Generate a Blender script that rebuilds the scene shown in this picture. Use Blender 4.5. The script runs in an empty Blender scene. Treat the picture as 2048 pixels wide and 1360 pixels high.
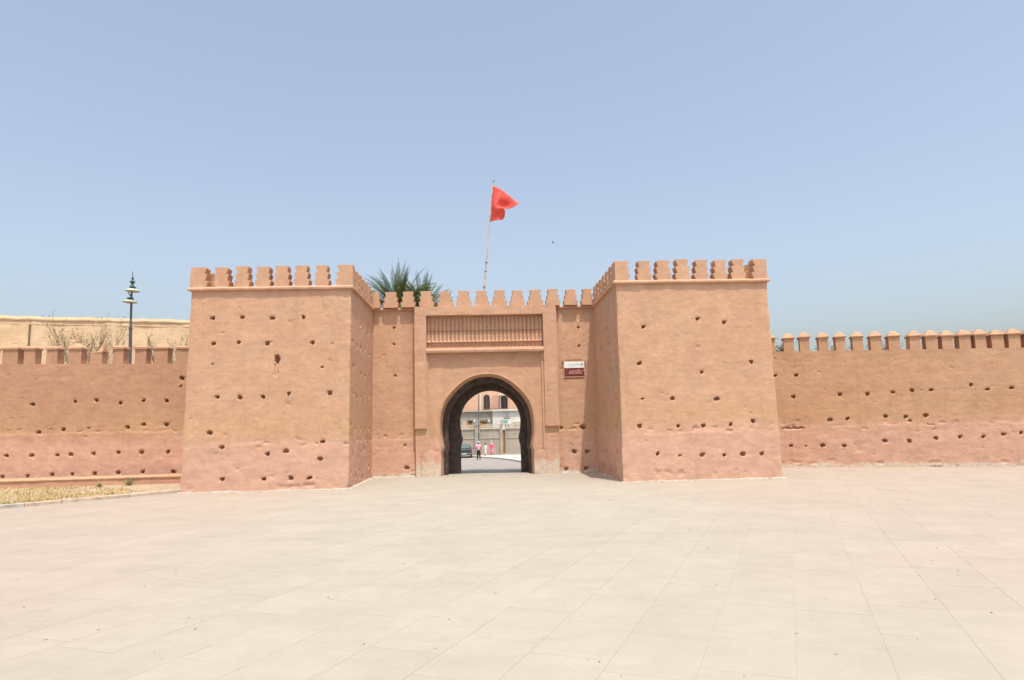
import bpy, bmesh, math, random
import numpy as np
from mathutils import Vector, Matrix, noise as mnoise

R = math.radians
scene = bpy.context.scene
COL = scene.collection
rng = random.Random(7)

# ------------------------------------------------------------------ camera
PSI, TH, RHO = R(2.5105), R(6.8688), R(1.2949)
fwd = Vector((math.sin(PSI)*math.cos(TH), math.cos(PSI)*math.cos(TH), math.sin(TH)))
r0 = Vector((math.cos(PSI), -math.sin(PSI), 0)); u0 = r0.cross(fwd)
up = u0*math.cos(RHO) + r0*math.sin(RHO); rt = r0*math.cos(RHO) - u0*math.sin(RHO)
cam_d = bpy.data.cameras.new('camera'); cam = bpy.data.objects.new('camera', cam_d); COL.objects.link(cam)
m = Matrix((rt, up, -fwd)).transposed().to_4x4(); m.translation = Vector((0, 0, 2.6)); cam.matrix_world = m
cam_d.sensor_width = 36.0; cam_d.lens = 1400/2048*36; cam_d.clip_start = 0.1; cam_d.clip_end = 5000
scene.camera = cam

# ------------------------------------------------------------------ sky, sun, exposure
SUN_EL, SUN_AZ = R(72), R(18)            # azimuth: to the right of "straight behind the camera"
sdir = Vector((math.sin(SUN_AZ)*math.cos(SUN_EL), -math.cos(SUN_AZ)*math.cos(SUN_EL), math.sin(SUN_EL)))
world = bpy.data.worlds.new('World'); scene.world = world; world.use_nodes = True
wn = world.node_tree; bg = wn.nodes['Background']
sky = wn.nodes.new('ShaderNodeTexSky'); sky.sky_type = 'NISHITA'; sky.sun_disc = False
sky.sun_elevation = SUN_EL; sky.sun_rotation = math.atan2(sdir.x, sdir.y)
sky.altitude = 200; sky.air_density = 1.2; sky.dust_density = 5.0; sky.ozone_density = 2.0
haze_sat = wn.nodes.new('ShaderNodeHueSaturation'); haze_sat.inputs['Saturation'].default_value = 0.75   # pale, dusty noon sky
wn.links.new(sky.outputs[0], haze_sat.inputs['Color']); wn.links.new(haze_sat.outputs[0], bg.inputs[0]); bg.inputs[1].default_value = 0.14
sun_d = bpy.data.lights.new('sun', 'SUN'); sun_d.energy = 3.0; sun_d.angle = R(0.53); sun_d.color = (1.0, 0.95, 0.87)
sun = bpy.data.objects.new('sun', sun_d); COL.objects.link(sun)
sun.rotation_euler = sdir.to_track_quat('Z', 'Y').to_euler(); sun.location = (0, 0, 40)
vs = scene.view_settings; vs.view_transform = 'Standard'; vs.look = 'None'; vs.gamma = 1; vs.exposure = 0.64
vs.use_curve_mapping = False

# ------------------------------------------------------------------ helpers
def srgb(r, g, b):
    f = lambda c: (c/255/12.92) if c/255 <= 0.04045 else ((c/255+0.055)/1.055)**2.4
    return (f(r), f(g), f(b), 1)

class NT:
    """small node-tree writer"""
    def __init__(s, name):
        s.m = bpy.data.materials.new(name); s.m.use_nodes = True; s.t = s.m.node_tree
        s.b = s.t.nodes['Principled BSDF']; s.b.inputs['Specular IOR Level'].default_value = 0.2
        s.b.inputs['Roughness'].default_value = 0.9
    def n(s, typ, **kw):
        o = s.t.nodes.new(typ)
        for k, v in kw.items():
            if k.startswith('i_'):
                o.inputs[k[2:].replace('_', ' ')].default_value = v
            else: setattr(o, k, v)
        return o
    def l(s, a, b): s.t.links.new(a, b)
    def math(s, op, a, b=None, c=None, clamp=False):
        o = s.t.nodes.new('ShaderNodeMath'); o.operation = op; o.use_clamp = clamp
        for i, v in enumerate((a, b, c)):
            if v is None: continue
            if isinstance(v, (int, float)): o.inputs[i].default_value = v
            else: s.l(v, o.inputs[i])
        return o.outputs[0]
    def ramp01(s, v, lo, hi):
        o = s.t.nodes.new('ShaderNodeMapRange'); o.interpolation_type = 'SMOOTHSTEP'
        s.l(v, o.inputs[0]); o.inputs[1].default_value = lo; o.inputs[2].default_value = hi
        return o.outputs[0]
    def mix(s, fac, a, b, mode='MIX'):
        o = s.t.nodes.new('ShaderNodeMix'); o.data_type = 'RGBA'; o.blend_type = mode
        if isinstance(fac, (int, float)): o.inputs[0].default_value = fac
        else: s.l(fac, o.inputs[0])
        for i, v in ((6, a), (7, b)):
            if isinstance(v, tuple): o.inputs[i].default_value = v
            else: s.l(v, o.inputs[i])
        return o.outputs[2]
    def pos(s): return s.n('ShaderNodeNewGeometry').outputs['Position']
    def noise(s, vec, scale, detail=4, rough=0.55, stretch=None):
        if stretch:
            mp = s.n('ShaderNodeMapping'); mp.inputs['Scale'].default_value = stretch; s.l(vec, mp.inputs[0]); vec = mp.outputs[0]
        o = s.n('ShaderNodeTexNoise'); o.inputs['Scale'].default_value = scale; o.inputs['Detail'].default_value = detail
        o.inputs['Roughness'].default_value = rough; s.l(vec, o.inputs['Vector']); return o.outputs[0]
    def bump(s, h, strength, dist=0.02):
        o = s.n('ShaderNodeBump'); o.inputs['Strength'].default_value = strength; o.inputs['Distance'].default_value = dist
        s.l(h, o.inputs['Height']); s.l(o.outputs[0], s.b.inputs['Normal'])

TAN = (0.520, 0.312, 0.196, 1); PINK = (0.575, 0.345, 0.248, 1); OCHRE = (0.515, 0.315, 0.172, 1); PALE = (0.535, 0.328, 0.210, 1)
def earth(name, dado=2.3, salt=0.0, base=TAN, pink=PINK, drift=0.55, pale=PALE):
    k = NT(name); p = k.pos(); xyz = k.n('ShaderNodeSeparateXYZ'); k.l(p, xyz.inputs[0]); z = xyz.outputs[2]
    big = k.noise(p, 0.30, 3); mid = k.noise(p, 1.6, 5, 0.6); fine = k.noise(p, 14, 5, 0.65); grit = k.noise(p, 34, 3, 0.7, (1, 1, 1.5)); stri = k.noise(p, 2.2, 5, 0.65, (0.8, 0.8, 3.8)); lump = k.noise(p, 5.5, 4, 0.6)
    c = k.mix(k.ramp01(big, 0.38, 0.66), base, pale)
    c = k.mix(k.math('MULTIPLY', k.ramp01(k.noise(p, 0.55, 4), 0.52, 0.72), 0.4), c, OCHRE)
    c = k.mix(k.math('MULTIPLY', k.ramp01(k.noise(p, 1.05, 5, 0.65, (1, 1, 1.8)), 0.46, 0.62), 0.45), c, tuple(a*b for a, b in zip(base, (1.05, 0.97, 1.0, 1))))
    if dado:
        edge = k.math('ADD', z, k.math('MULTIPLY', k.math('SUBTRACT', k.noise(p, 0.9, 4, 0.6), 0.5), 1.6))
        f = k.ramp01(edge, dado+drift, dado-drift)
        k2 = k.math('MULTIPLY', f, k.math('ADD', 0.62, k.math('MULTIPLY', mid, 0.5)), clamp=True)
        c = k.mix(k2, c, pink)
        # ochre wash just above the dado
        w = k.math('MULTIPLY', k.ramp01(z, dado+1.5, dado+0.6), k.ramp01(z, dado-0.1, dado+0.35))
        c = k.mix(k.math('MULTIPLY', k.math('MULTIPLY', w, k.ramp01(big, 0.35, 0.6)), 0.55), c, OCHRE)
    # light and dark blotches, striation, grain
    tone = k.math('ADD', 0.80, k.math('MULTIPLY', mid, 0.38))
    tone = k.math('MULTIPLY', tone, k.math('ADD', 0.92, k.math('MULTIPLY', stri, 0.16)))
    tone = k.math('MULTIPLY', tone, k.math('ADD', 0.90, k.math('MULTIPLY', fine, 0.20)))
    mot = k.noise(p, 4.2, 9, 0.72, (1, 1, 1.7))
    tone = k.math('MULTIPLY', tone, k.math('ADD', 0.83, k.math('MULTIPLY', mot, 0.34)))
    tone = k.math('MULTIPLY', tone, k.math('ADD', 0.88, k.math('MULTIPLY', grit, 0.24)))
    rep = k.math('MULTIPLY', k.ramp01(k.noise(p, 0.85, 7, 0.68), 0.60, 0.66), 0.10)
    tone = k.math('ADD', tone, rep)
    vor = k.n('ShaderNodeTexVoronoi'); vor.inputs['Scale'].default_value = 3.2; k.l(p, vor.inputs['Vector'])
    pit = k.ramp01(vor.outputs['Distance'], 0.075, 0.03)
    pit = k.math('MULTIPLY', pit, k.ramp01(mid, 0.5, 0.62))
    tone = k.math('MULTIPLY', tone, k.math('SUBTRACT', 1.0, k.math('MULTIPLY', pit, 0.35)))
    # soft run-off streaks
    strk = k.ramp01(k.noise(p, 1.8, 4, 0.6, (1.6, 1.6, 0.12)), 0.56, 0.75)
    tone = k.math('MULTIPLY', tone, k.math('SUBTRACT', 1.0, k.math('MULTIPLY', strk, 0.10)))
    cm = k.n('ShaderNodeCombineColor'); [k.l(tone, cm.inputs[i]) for i in range(3)]
    c = k.mix(1.0, c, cm.outputs[0], 'MULTIPLY')
    if salt:
        e = k.math('ADD', z, k.math('MULTIPLY', k.math('SUBTRACT', k.noise(p, 1.3, 6, 0.7), 0.5), salt*3.0))
        c = k.mix(k.math('MULTIPLY', k.ramp01(e, salt, salt*0.35), k.ramp01(fine, 0.35, 0.55)), c, (0.60, 0.53, 0.41, 1))
    k.l(c, k.b.inputs['Base Color'])
    h = k.math('ADD', k.math('MULTIPLY', fine, 0.5), k.math('ADD', k.math('MULTIPLY', stri, 0.30), k.math('ADD', k.math('MULTIPLY', lump, 0.35), k.math('MULTIPLY', grit, 0.35)))); k.bump(h, 0.65, 0.03)
    return k.m

def plain(name, col, rough=0.7, var=0.12, scale=6, metal=0.0, spec=0.3, bump=0.0):
    k = NT(name); p = k.pos(); nz = k.noise(p, scale, 5, 0.6)
    dk = tuple(c*(1-var) for c in col[:3])+(1,); lt = tuple(min(1, c*(1+var)) for c in col[:3])+(1,)
    k.l(k.mix(k.ramp01(nz, 0.3, 0.7), dk, lt), k.b.inputs['Base Color'])
    k.b.inputs['Roughness'].default_value = rough; k.b.inputs['Metallic'].default_value = metal
    k.b.inputs['Specular IOR Level'].default_value = spec
    if bump: k.bump(nz, bump)
    return k.m

M = {}
M['tower'] = earth('rammed_earth_tower', 2.15)
M['tower2'] = earth('rammed_earth_tower_b', 2.35)
M['curtain'] = earth('rammed_earth_wall', 2.45, base=(0.425, 0.248, 0.152, 1), pale=(0.455, 0.27, 0.168, 1))
M['curtain_salt'] = earth('rammed_earth_wall_salt', 2.25, salt=0.28, base=(0.49, 0.292, 0.170, 1), pale=(0.51, 0.308, 0.193, 1))
M['gate'] = earth('earth_gate', 2.0, salt=0.25)
M['pier'] = earth('salted_pier', 1.9, salt=1.1)
M['render'] = earth('smooth_earth_render', 0, base=(0.535, 0.325, 0.21, 1))
M['cap'] = earth('merlon_cap', 0, base=(0.43, 0.262, 0.157, 1), pale=(0.45, 0.28, 0.17, 1))
M['footing'] = plain('pale_mortar', (0.40, 0.36, 0.30), 0.95, 0.25, 5)
M['passage_lining'] = plain('dark_passage_lining', (0.068, 0.048, 0.038), 0.8, 0.35, 4)  # arch passage lining, coloured much darker than the walls so it looks dark
M['white_board'] = plain('sign_white', (0.80, 0.80, 0.78), 0.4, 0.04)
M['brown_board'] = plain('sign_brown', (0.19, 0.035, 0.03), 0.4, 0.10)
M['sign_ink'] = plain('sign_lettering', (0.82, 0.68, 0.60), 0.5, 0.03)
M['sign_grey'] = plain('sign_grey_print', (0.30, 0.33, 0.32), 0.5, 0.1)
M['sign_green'] = plain('sign_green_print', (0.35, 0.50, 0.28), 0.5, 0.1)
M['pole'] = plain('flag_pole_paint', (0.52, 0.46, 0.38), 0.5, 0.25, 3)
M['flag'] = plain('red_flag_cloth', (0.66, 0.085, 0.065), 0.85, 0.12, 9)
M['lamp_green'] = plain('lamp_green_paint', (0.06, 0.12, 0.10), 0.45, 0.15)
M['lamp_post'] = plain('lamp_post_grey', (0.10, 0.11, 0.12), 0.5, 0.15)
M['lamp_disc'] = plain('lamp_disc_cream', (0.45, 0.47, 0.36), 0.5, 0.1)
M['ochre'] = earth('ochre_render', 0, base=(0.68, 0.49, 0.29, 1), pale=(0.70, 0.51, 0.32, 1))
M['bark'] = plain('bark', (0.20, 0.14, 0.09), 0.95, 0.3, 12)
M['twig'] = plain('dry_twig', (0.33, 0.25, 0.15), 0.95, 0.25, 8)
M['asphalt'] = plain('worn_asphalt', (0.26, 0.235, 0.215), 0.9, 0.12, 1.5)
M['walk'] = plain('street_pavement', (0.50, 0.46, 0.38), 0.9, 0.1, 2)
M['kerb'] = plain('kerb_stone', (0.44, 0.345, 0.265), 0.9, 0.2, 3, bump=0.3)
M['kerb_grey'] = plain('kerb_stone_grey', (0.36, 0.335, 0.29), 0.9, 0.2, 3, bump=0.3)
M['bench'] = earth('bench_render', 0, base=(0.50, 0.27, 0.18, 1))
M['soil'] = plain('dry_soil', (0.36, 0.27, 0.18), 0.95, 0.2, 4, bump=0.4)
M['glass'] = plain('dark_window', (0.05, 0.05, 0.048), 0.15, 0.2, 1, spec=0.6)
M['house_white'] = plain('house_white', (0.70, 0.67, 0.60), 0.85, 0.06, 1)
M['house_grey'] = plain('house_grey', (0.36, 0.33, 0.29), 0.85, 0.08, 1)
M['salmon'] = plain('salmon_render', (0.66, 0.42, 0.28), 0.85, 0.06, 1)
M['salmon_dark'] = plain('salmon_panel', (0.52, 0.31, 0.24), 0.85, 0.06, 1)
M['garden_wall'] = plain('garden_wall_grey', (0.34, 0.30, 0.25), 0.9, 0.1, 1)
M['garden_cap'] = plain('garden_wall_coping', (0.52, 0.45, 0.35), 0.9, 0.12, 2)
M['ochre_door'] = plain('ochre_gate_leaf', (0.36, 0.20, 0.07), 0.7, 0.15, 3)
M['green_pole'] = plain('green_pole', (0.07, 0.12, 0.09), 0.5, 0.2)
M['green_sheet'] = plain('green_board', (0.12, 0.42, 0.28), 0.5, 0.1)
M['metal_white'] = plain('white_metal', (0.62, 0.60, 0.62), 0.5, 0.05)
M['car_paint'] = plain('car_dark_green', (0.045, 0.055, 0.055), 0.25, 0.1, 1, spec=0.5)
M['car_glass'] = plain('car_rear_glass', (0.08, 0.12, 0.11), 0.08, 0.1, 1, spec=0.8)
M['rubber'] = plain('rubber', (0.02, 0.02, 0.02), 0.85, 0.1)
M['rim'] = plain('wheel_rim', (0.4, 0.4, 0.4), 0.35, 0.1, metal=0.8)
M['tail'] = plain('tail_light_red', (0.30, 0.02, 0.04), 0.3, 0.1)
M['plate'] = plain('number_plate', (0.66, 0.72, 0.68), 0.5, 0.04)
M['skin'] = plain('skin', (0.36, 0.20, 0.13), 0.6, 0.06)
M['pink_shirt'] = plain('pink_shirt', (0.72, 0.36, 0.45), 0.85, 0.12, 9)
M['dark_cloth'] = plain('dark_trousers', (0.025, 0.022, 0.028), 0.85, 0.2)
M['pink_robe'] = plain('pink_robe', (0.85, 0.10, 0.24), 0.85, 0.12, 5)
M['pink_trousers'] = plain('pale_pink_trousers', (0.78, 0.25, 0.42), 0.85, 0.1)
M['white_cloth'] = plain('pale_pink_cloth', (0.80, 0.60, 0.58), 0.85, 0.1)
M['scarf'] = plain('pale_scarf', (0.46, 0.44, 0.36), 0.85, 0.1)
M['hair'] = plain('dark_hair', (0.02, 0.015, 0.012), 0.7, 0.2)
M['cap_blue'] = plain('grey_blue_cap', (0.42, 0.43, 0.52), 0.85, 0.1)
M['shoe'] = plain('dark_shoe', (0.03, 0.028, 0.02), 0.6, 0.1)
M['bird'] = plain('bird_grey', (0.10, 0.10, 0.11), 0.8, 0.2)

def leafmat(name, a, b, c=None):
    k = NT(name); p = k.pos(); nz = k.noise(p, 3.0, 4); f = k.noise(p, 23.0, 2)
    col = k.mix(k.ramp01(nz, 0.35, 0.65), a, b)
    if c: col = k.mix(k.ramp01(f, 0.55, 0.68), col, c)
    k.l(col, k.b.inputs['Base Color']); k.b.inputs['Roughness'].default_value = 0.6; return k.m
M['palm'] = leafmat('palm_frond', (0.055, 0.095, 0.028, 1), (0.12, 0.165, 0.05, 1), (0.22, 0.20, 0.08, 1)); M['palm'].node_tree.nodes['Principled BSDF'].inputs['Specular IOR Level'].default_value = 0.08
M['dryleaf'] = leafmat('grey_green_leaf', (0.13, 0.14, 0.07, 1), (0.24, 0.22, 0.12, 1), (0.32, 0.29, 0.2, 1))
M['jaca'] = leafmat('lilac_and_green_leaf', (0.22, 0.25, 0.14, 1), (0.34, 0.36, 0.28, 1), (0.42, 0.36, 0.52, 1))
M['grass'] = leafmat('dry_grass', (0.40, 0.30, 0.13, 1), (0.50, 0.38, 0.18, 1), (0.34, 0.29, 0.13, 1))
M['weed'] = leafmat('weed_leaf', (0.26, 0.25, 0.14, 1), (0.40, 0.37, 0.22, 1))

# paving
def paving():
    k = NT('pale_paving'); p = k.pos()
    at = k.n('ShaderNodeAttribute', attribute_name='tone')
    big = k.noise(p, 0.09, 3); mid = k.noise(p, 0.7, 5, 0.6); fine = k.noise(p, 18, 5, 0.7); dust = k.noise(p, 2.4, 6, 0.7)
    sx = k.n('ShaderNodeSeparateXYZ'); k.l(p, sx.inputs[0])
    worn = k.math('ADD', k.math('ABSOLUTE', k.math('SUBTRACT', sx.outputs[0], 0.5)), k.math('MULTIPLY', k.math('SUBTRACT', big, 0.5), 14.0))
    c = k.mix(k.ramp01(worn, 2.0, 10.0), (0.342, 0.308, 0.250, 1), (0.348, 0.288, 0.232, 1))
    tone = k.math('ADD', 0.86, k.math('MULTIPLY', mid, 0.22))
    tone = k.math('MULTIPLY', tone, k.math('ADD', 0.91, k.math('MULTIPLY', fine, 0.18)))
    tone = k.math('MULTIPLY', tone, k.math('ADD', 0.89, k.math('MULTIPLY', dust, 0.22)))
    drag = k.ramp01(k.noise(p, 0.5, 5, 0.6, (0.35, 2.6, 1)), 0.52, 0.68)
    tone = k.math('MULTIPLY', tone, k.math('SUBTRACT', 1.0, k.math('MULTIPLY', drag, 0.04)))
    tone = k.math('MULTIPLY', tone, k.math('ADD', 0.97, k.math('MULTIPLY', at.outputs['Fac'], 0.05)))
    # scuffs: short darker smears
    sc = k.ramp01(k.noise(p, 1.1, 6, 0.72, (0.5, 1.6, 1)), 0.60, 0.74)
    tone = k.math('MULTIPLY', tone, k.math('SUBTRACT', 1.0, k.math('MULTIPLY', sc, 0.12)))
    vor = k.n('ShaderNodeTexVoronoi'); vor.inputs['Scale'].default_value = 1.9; k.l(p, vor.inputs['Vector'])
    sp = k.math('MULTIPLY', k.ramp01(vor.outputs['Distance'], 0.055, 0.03), k.ramp01(k.noise(p, 0.8, 2), 0.52, 0.6))
    tone = k.math('MULTIPLY', tone, k.math('SUBTRACT', 1.0, k.math('MULTIPLY', sp, 0.22)))
    cm = k.n('ShaderNodeCombineColor'); [k.l(tone, cm.inputs[i]) for i in range(3)]
    c = k.mix(1.0, c, cm.outputs[0], 'MULTIPLY')
    k.l(c, k.b.inputs['Base Color']); k.bump(fine, 0.25, 0.01); k.b.inputs['Roughness'].default_value = 0.85
    return k.m
M['paving'] = paving()
M['joint'] = plain('joint_sand', (0.50, 0.41, 0.31), 0.95, 0.12, 5)

def props(o, label=None, cat=None, group=None, kind=None):
    if label: o['label'] = label
    if cat: o['category'] = cat
    if group: o['group'] = group
    if kind: o['kind'] = kind
    return o
def empty(name, loc=(0, 0, 0), rz=0):
    o = bpy.data.objects.new(name, None); COL.objects.link(o); o.location = loc; o.rotation_euler = (0, 0, rz); o.empty_display_size = 0.3
    return o
def link_mesh(name, me, mat, parent=None):
    if mat is not None and not me.materials: me.materials.append(mat)
    o = bpy.data.objects.new(name, me); COL.objects.link(o)
    if parent: o.parent = parent
    return o

class MB:
    def __init__(s): s.v = []; s.f = []; s.mi = []
    def add(s, vs, fs, mi=0):
        b = len(s.v); s.v += [tuple(v) for v in vs]; s.f += [tuple(b+i for i in f) for f in fs]; s.mi += [mi]*len(fs); return s
    def box(s, x0, x1, y0, y1, z0, z1, mi=0, j=0.0):
        vs = [(x+rng.uniform(-j, j), y+rng.uniform(-j, j), z+rng.uniform(-j, j)) for z in (z0, z1) for y in (y0, y1) for x in (x0, x1)]
        return s.add(vs, [(0, 2, 3, 1), (4, 5, 7, 6), (0, 1, 5, 4), (2, 6, 7, 3), (0, 4, 6, 2), (1, 3, 7, 5)], mi)
    def tube(s, pts, rad, n=8, mi=0, cap=True):
        pts = [Vector(p) for p in pts]; rad = rad if isinstance(rad, (list, tuple)) else [rad]*len(pts)
        rings = []; b = len(s.v)
        for i, p in enumerate(pts):
            d = (pts[min(i+1, len(pts)-1)]-pts[max(i-1, 0)]).normalized()
            a = d.orthogonal().normalized(); c = d.cross(a)
            for q in range(n):
                t = 2*math.pi*q/n; s.v.append(tuple(p+(a*math.cos(t)+c*math.sin(t))*rad[i]))
        for i in range(len(pts)-1):
            for q in range(n):
                s.f.append((b+i*n+q, b+i*n+(q+1) % n, b+(i+1)*n+(q+1) % n, b+(i+1)*n+q)); s.mi.append(mi)
        if cap:
            s.f.append(tuple(b+q for q in range(n))[::-1]); s.f.append(tuple(b+(len(pts)-1)*n+q for q in range(n))); s.mi += [mi, mi]
        return s
    def lathe(s, prof, c=(0, 0, 0), n=16, mi=0, sx=1, sy=1):
        b = len(s.v)
        for r, z in prof:
            for q in range(n):
                t = 2*math.pi*q/n; s.v.append((c[0]+r*sx*math.cos(t), c[1]+r*sy*math.sin(t), c[2]+z))
        for i in range(len(prof)-1):
            for q in range(n):
                s.f.append((b+i*n+q, b+i*n+(q+1) % n, b+(i+1)*n+(q+1) % n, b+(i+1)*n+q)); s.mi.append(mi)
        s.f.append(tuple(b+q for q in range(n))[::-1]); s.f.append(tuple(b+(len(prof)-1)*n+q for q in range(n))); s.mi += [mi, mi]
        return s
    def prism(s, poly, axis_o, ux, uz, uy, depth, mi=0):
        """poly of (a,b) laid out along ux / uz from axis_o and extruded by depth along uy"""
        o = Vector(axis_o); ux = Vector(ux); uz = Vector(uz); uy = Vector(uy)
        n = len(poly); vs = [o+ux*a+uz*b for a, b in poly]+[o+ux*a+uz*b+uy*depth for a, b in poly]
        fs = [tuple(range(n)), tuple(range(2*n-1, n-1, -1))]+[(i, n+i, n+(i+1) % n, (i+1) % n) for i in range(n)]
        return s.add(vs, fs, mi)
    def mesh(s, name):
        me = bpy.data.meshes.new(name); me.from_pydata(s.v, [], s.f)
        return me
    def build(s, name, mats, parent=None, smooth=None, fix=True):
        me = s.mesh(name); mats = mats if isinstance(mats, (list, tuple)) else [mats]
        for mt in mats: me.materials.append(mt)
        if len(mats) > 1: me.polygons.foreach_set('material_index', s.mi)
        if fix:
            bm = bmesh.new(); bm.from_mesh(me); bmesh.ops.recalc_face_normals(bm, faces=bm.faces); bm.to_mesh(me); bm.free()
        if smooth is not None:
            me.polygons.foreach_set('use_smooth', [True]*len(me.polygons)); me.set_sharp_from_angle(angle=R(smooth))
        me.update(); o = bpy.data.objects.new(name, me); COL.objects.link(o)
        if parent: o.parent = parent
        return o

# value noise in numpy for the wall relief
def vnoise(x, y, seed):
    xi = np.floor(x).astype(np.int64); yi = np.floor(y).astype(np.int64); fx = x-xi; fy = y-yi
    fx = fx*fx*(3-2*fx); fy = fy*fy*(3-2*fy)
    def h(a, b):
        n = (a*374761393 + b*668265263 + seed*974634777) & 0x7fffffff
        n = ((n ^ (n >> 13))*1274126177) & 0x7fffffff
        return ((n ^ (n >> 16)) & 0xffff)/65535.0
    return (h(xi, yi)*(1-fx)+h(xi+1, yi)*fx)*(1-fy)+(h(xi, yi+1)*(1-fx)+h(xi+1, yi+1)*fx)*fy
def fbm(x, y, seed, o=4):
    r = 0; a = 0.5
    for i in range(o): r = r+a*(vnoise(x, y, seed+i)-0.5); x = x*2.03; y = y*2.03; a *= 0.5
    return r

def path_frame(path):
    P = [Vector((p[0], p[1], 0)) for p in path]; N = []
    seg = []
    for a, b in zip(P[:-1], P[1:]):
        d = (b-a).normalized(); seg.append(Vector((d.y, -d.x, 0)))
    for i in range(len(P)):
        if i == 0: N.append(seg[0])
        elif i == len(P)-1: N.append(seg[-1])
        else:
            m_ = (seg[i-1]+seg[i]).normalized(); N.append(m_/max(0.3, m_.dot(seg[i])))
    return P, N, seg

def wall_sheet(name, bot, top, z0, z1, mat, parent, holes=(), cell=0.055, amp=0.02, seed=1, thick=0.6, dado=2.1, lip=0.02, z1b=None, back_to=None):
    """rammed-earth wall skin: outer face as an uneven relief with real putlog holes, then the wall top and its back"""
    Pb, Nb, sb = path_frame(bot); Pt, Nt, st = path_frame(top)
    xs = []; u = 0; U0 = []
    for i in range(len(Pb)-1):
        L = (Pb[i+1]-Pb[i]).length; n = max(1, int(math.ceil(L/cell))); U0.append(u)
        for q in range(n+(1 if i == len(Pb)-2 else 0)):
            t = q/n; nb = Nb[i] if q == 0 else (Nb[i+1] if q == n else sb[i])
            xs.append((Pb[i].lerp(Pb[i+1], t), Pt[i].lerp(Pt[i+1], t), nb, u+L*t))
        u += L
    tot = u; nz = int(math.ceil((z1-z0)/cell))
    UU = np.array([c[3] for c in xs]); TT = np.linspace(0, 1, nz+1)
    Zt = z1 + ((z1b-z1)*UU/tot if z1b is not None else 0*UU)
    B = np.array([c[0] for c in xs]); T = np.array([c[1] for c in xs]); NN = np.array([c[2] for c in xs])
    X = B[:, None, :]*(1-TT)[None, :, None]+T[:, None, :]*TT[None, :, None]
    Z = z0+(Zt[:, None]-z0)*TT[None, :]; UG = np.repeat(UU[:, None], nz+1, 1)
    d = amp*2.2*fbm(UG*0.45, Z*0.45, seed)+0.011*fbm(UG*1.2, Z*5.0, seed+9)+0.017*fbm(UG*5.5, Z*7.5, seed+17, 3)
    if lip:
        e = dado+0.16*fbm(UG*0.7, Z*0, seed+31)*2-Z
        d = d+lip*np.clip(e/0.07, 0, 1)*np.clip(0.55+2.2*fbm(UG*0.8, Z*0, seed+35), 0, 1)+0.03*fbm(UG*2.0, Z*2.0, seed+41)*np.clip(e/0.4, 0, 1)
    if lip:      # faint joints between the rammed lifts
        ph = np.abs(((Z+0.05*fbm(UG*0.5, Z*0, seed+61))/0.86) % 1.0-0.5)*0.86
        d = d-0.010*np.clip(1-ph/0.035, 0, 1)*np.clip(3.0*fbm(UG*0.9, Z*0.9, seed+63), 0, 1)
    pr = random.Random(seed*131+7); extra = []
    if lip:
        for i_ in range(len(Pb)-1):
            L_ = (Pb[i_+1]-Pb[i_]).length
            for _ in range(int(L_*1.6)): extra.append((i_, pr.uniform(0.1, L_-0.1), dado+pr.gauss(0.03, 0.10), pr.uniform(0.10, 0.34), pr.uniform(0.06, 0.12), pr.uniform(0.012, 0.035)))
            for _ in range(int(L_*(z1-z0)*0.55)): extra.append((i_, pr.uniform(0.1, L_-0.1), z0+(z1-z0)*pr.random()**1.2, pr.uniform(0.07, 0.16), pr.uniform(0.06, 0.10), pr.uniform(0.010, 0.03)))
            for _ in range(int(L_*0.9)): extra.append((i_, pr.uniform(0.1, L_-0.1), pr.uniform(0.0, 0.35), pr.uniform(0.2, 0.6), pr.uniform(0.08, 0.25), pr.uniform(0.012, 0.03)))
    for hx in list(holes)+extra:
        si, s_, zc, w, h, dep = hx
        uc = U0[si]+s_
        k = ((np.abs(UG-uc+0.012*np.sin(Z*23+uc*7))/(w/2))**3+(np.abs(Z-zc+0.01*np.sin(UG*19+zc*9))/(h/2))**3)**(1/3)
        d = np.where(k < 1, d-dep, d)
        if dep > 0.15: d = np.where((k >= 1) & (k < 1.5), d-0.015, d)
    cu = np.array(U0[1:]) if len(U0) > 1 else np.array([1e6])
    near = np.min(np.abs(UG[:, :, None]-cu[None, None, :]), axis=2)
    d = d-np.clip(1-near/0.13, 0, 1)*(0.012+0.10*np.clip(fbm(Z*1.7, UG*0.6, seed+77), 0, 1))*(thick > 0.1)
    fade = np.clip((Zt[:, None]-Z)/0.12, 0, 1)*0.8+0.2
    d = d*fade
    V = X+NN[:, None, :]*d[:, :, None]; V[:, :, 2] = Z
    nu = len(xs); verts = V.reshape(-1, 3); idx = np.arange(nu*(nz+1)).reshape(nu, nz+1)
    # top and back
    tb = T-NN*thick; tb[:, 2] = Zt; bb = B-NN*thick; bb[:, 2] = z0 if back_to is None else back_to
    o1 = len(verts); verts = np.vstack([verts, tb, bb])
    a = idx[:-1, :-1].ravel(); b = idx[1:, :-1].ravel(); c = idx[1:, 1:].ravel(); e = idx[:-1, 1:].ravel()
    F = np.stack([a, b, c, e], 1)
    i = np.arange(nu-1); tp = idx[:, -1]
    F2 = np.stack([tp[:-1], tp[1:], o1+i+1, o1+i], 1); F3 = np.stack([o1+i, o1+i+1, o1+nu+i+1, o1+nu+i], 1)
    F = np.vstack([F, F2, F3])
    me = bpy.data.meshes.new(name); me.from_pydata(verts.tolist(), [], F.tolist())
    # ends
    me.materials.append(mat)
    me.polygons.foreach_set('use_smooth', [True]*len(me.polygons)); me.set_sharp_from_angle(angle=R(38)); me.update()
    o = bpy.data.objects.new(name, me); COL.objects.link(o)
    if parent: o.parent = parent
    return o

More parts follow.
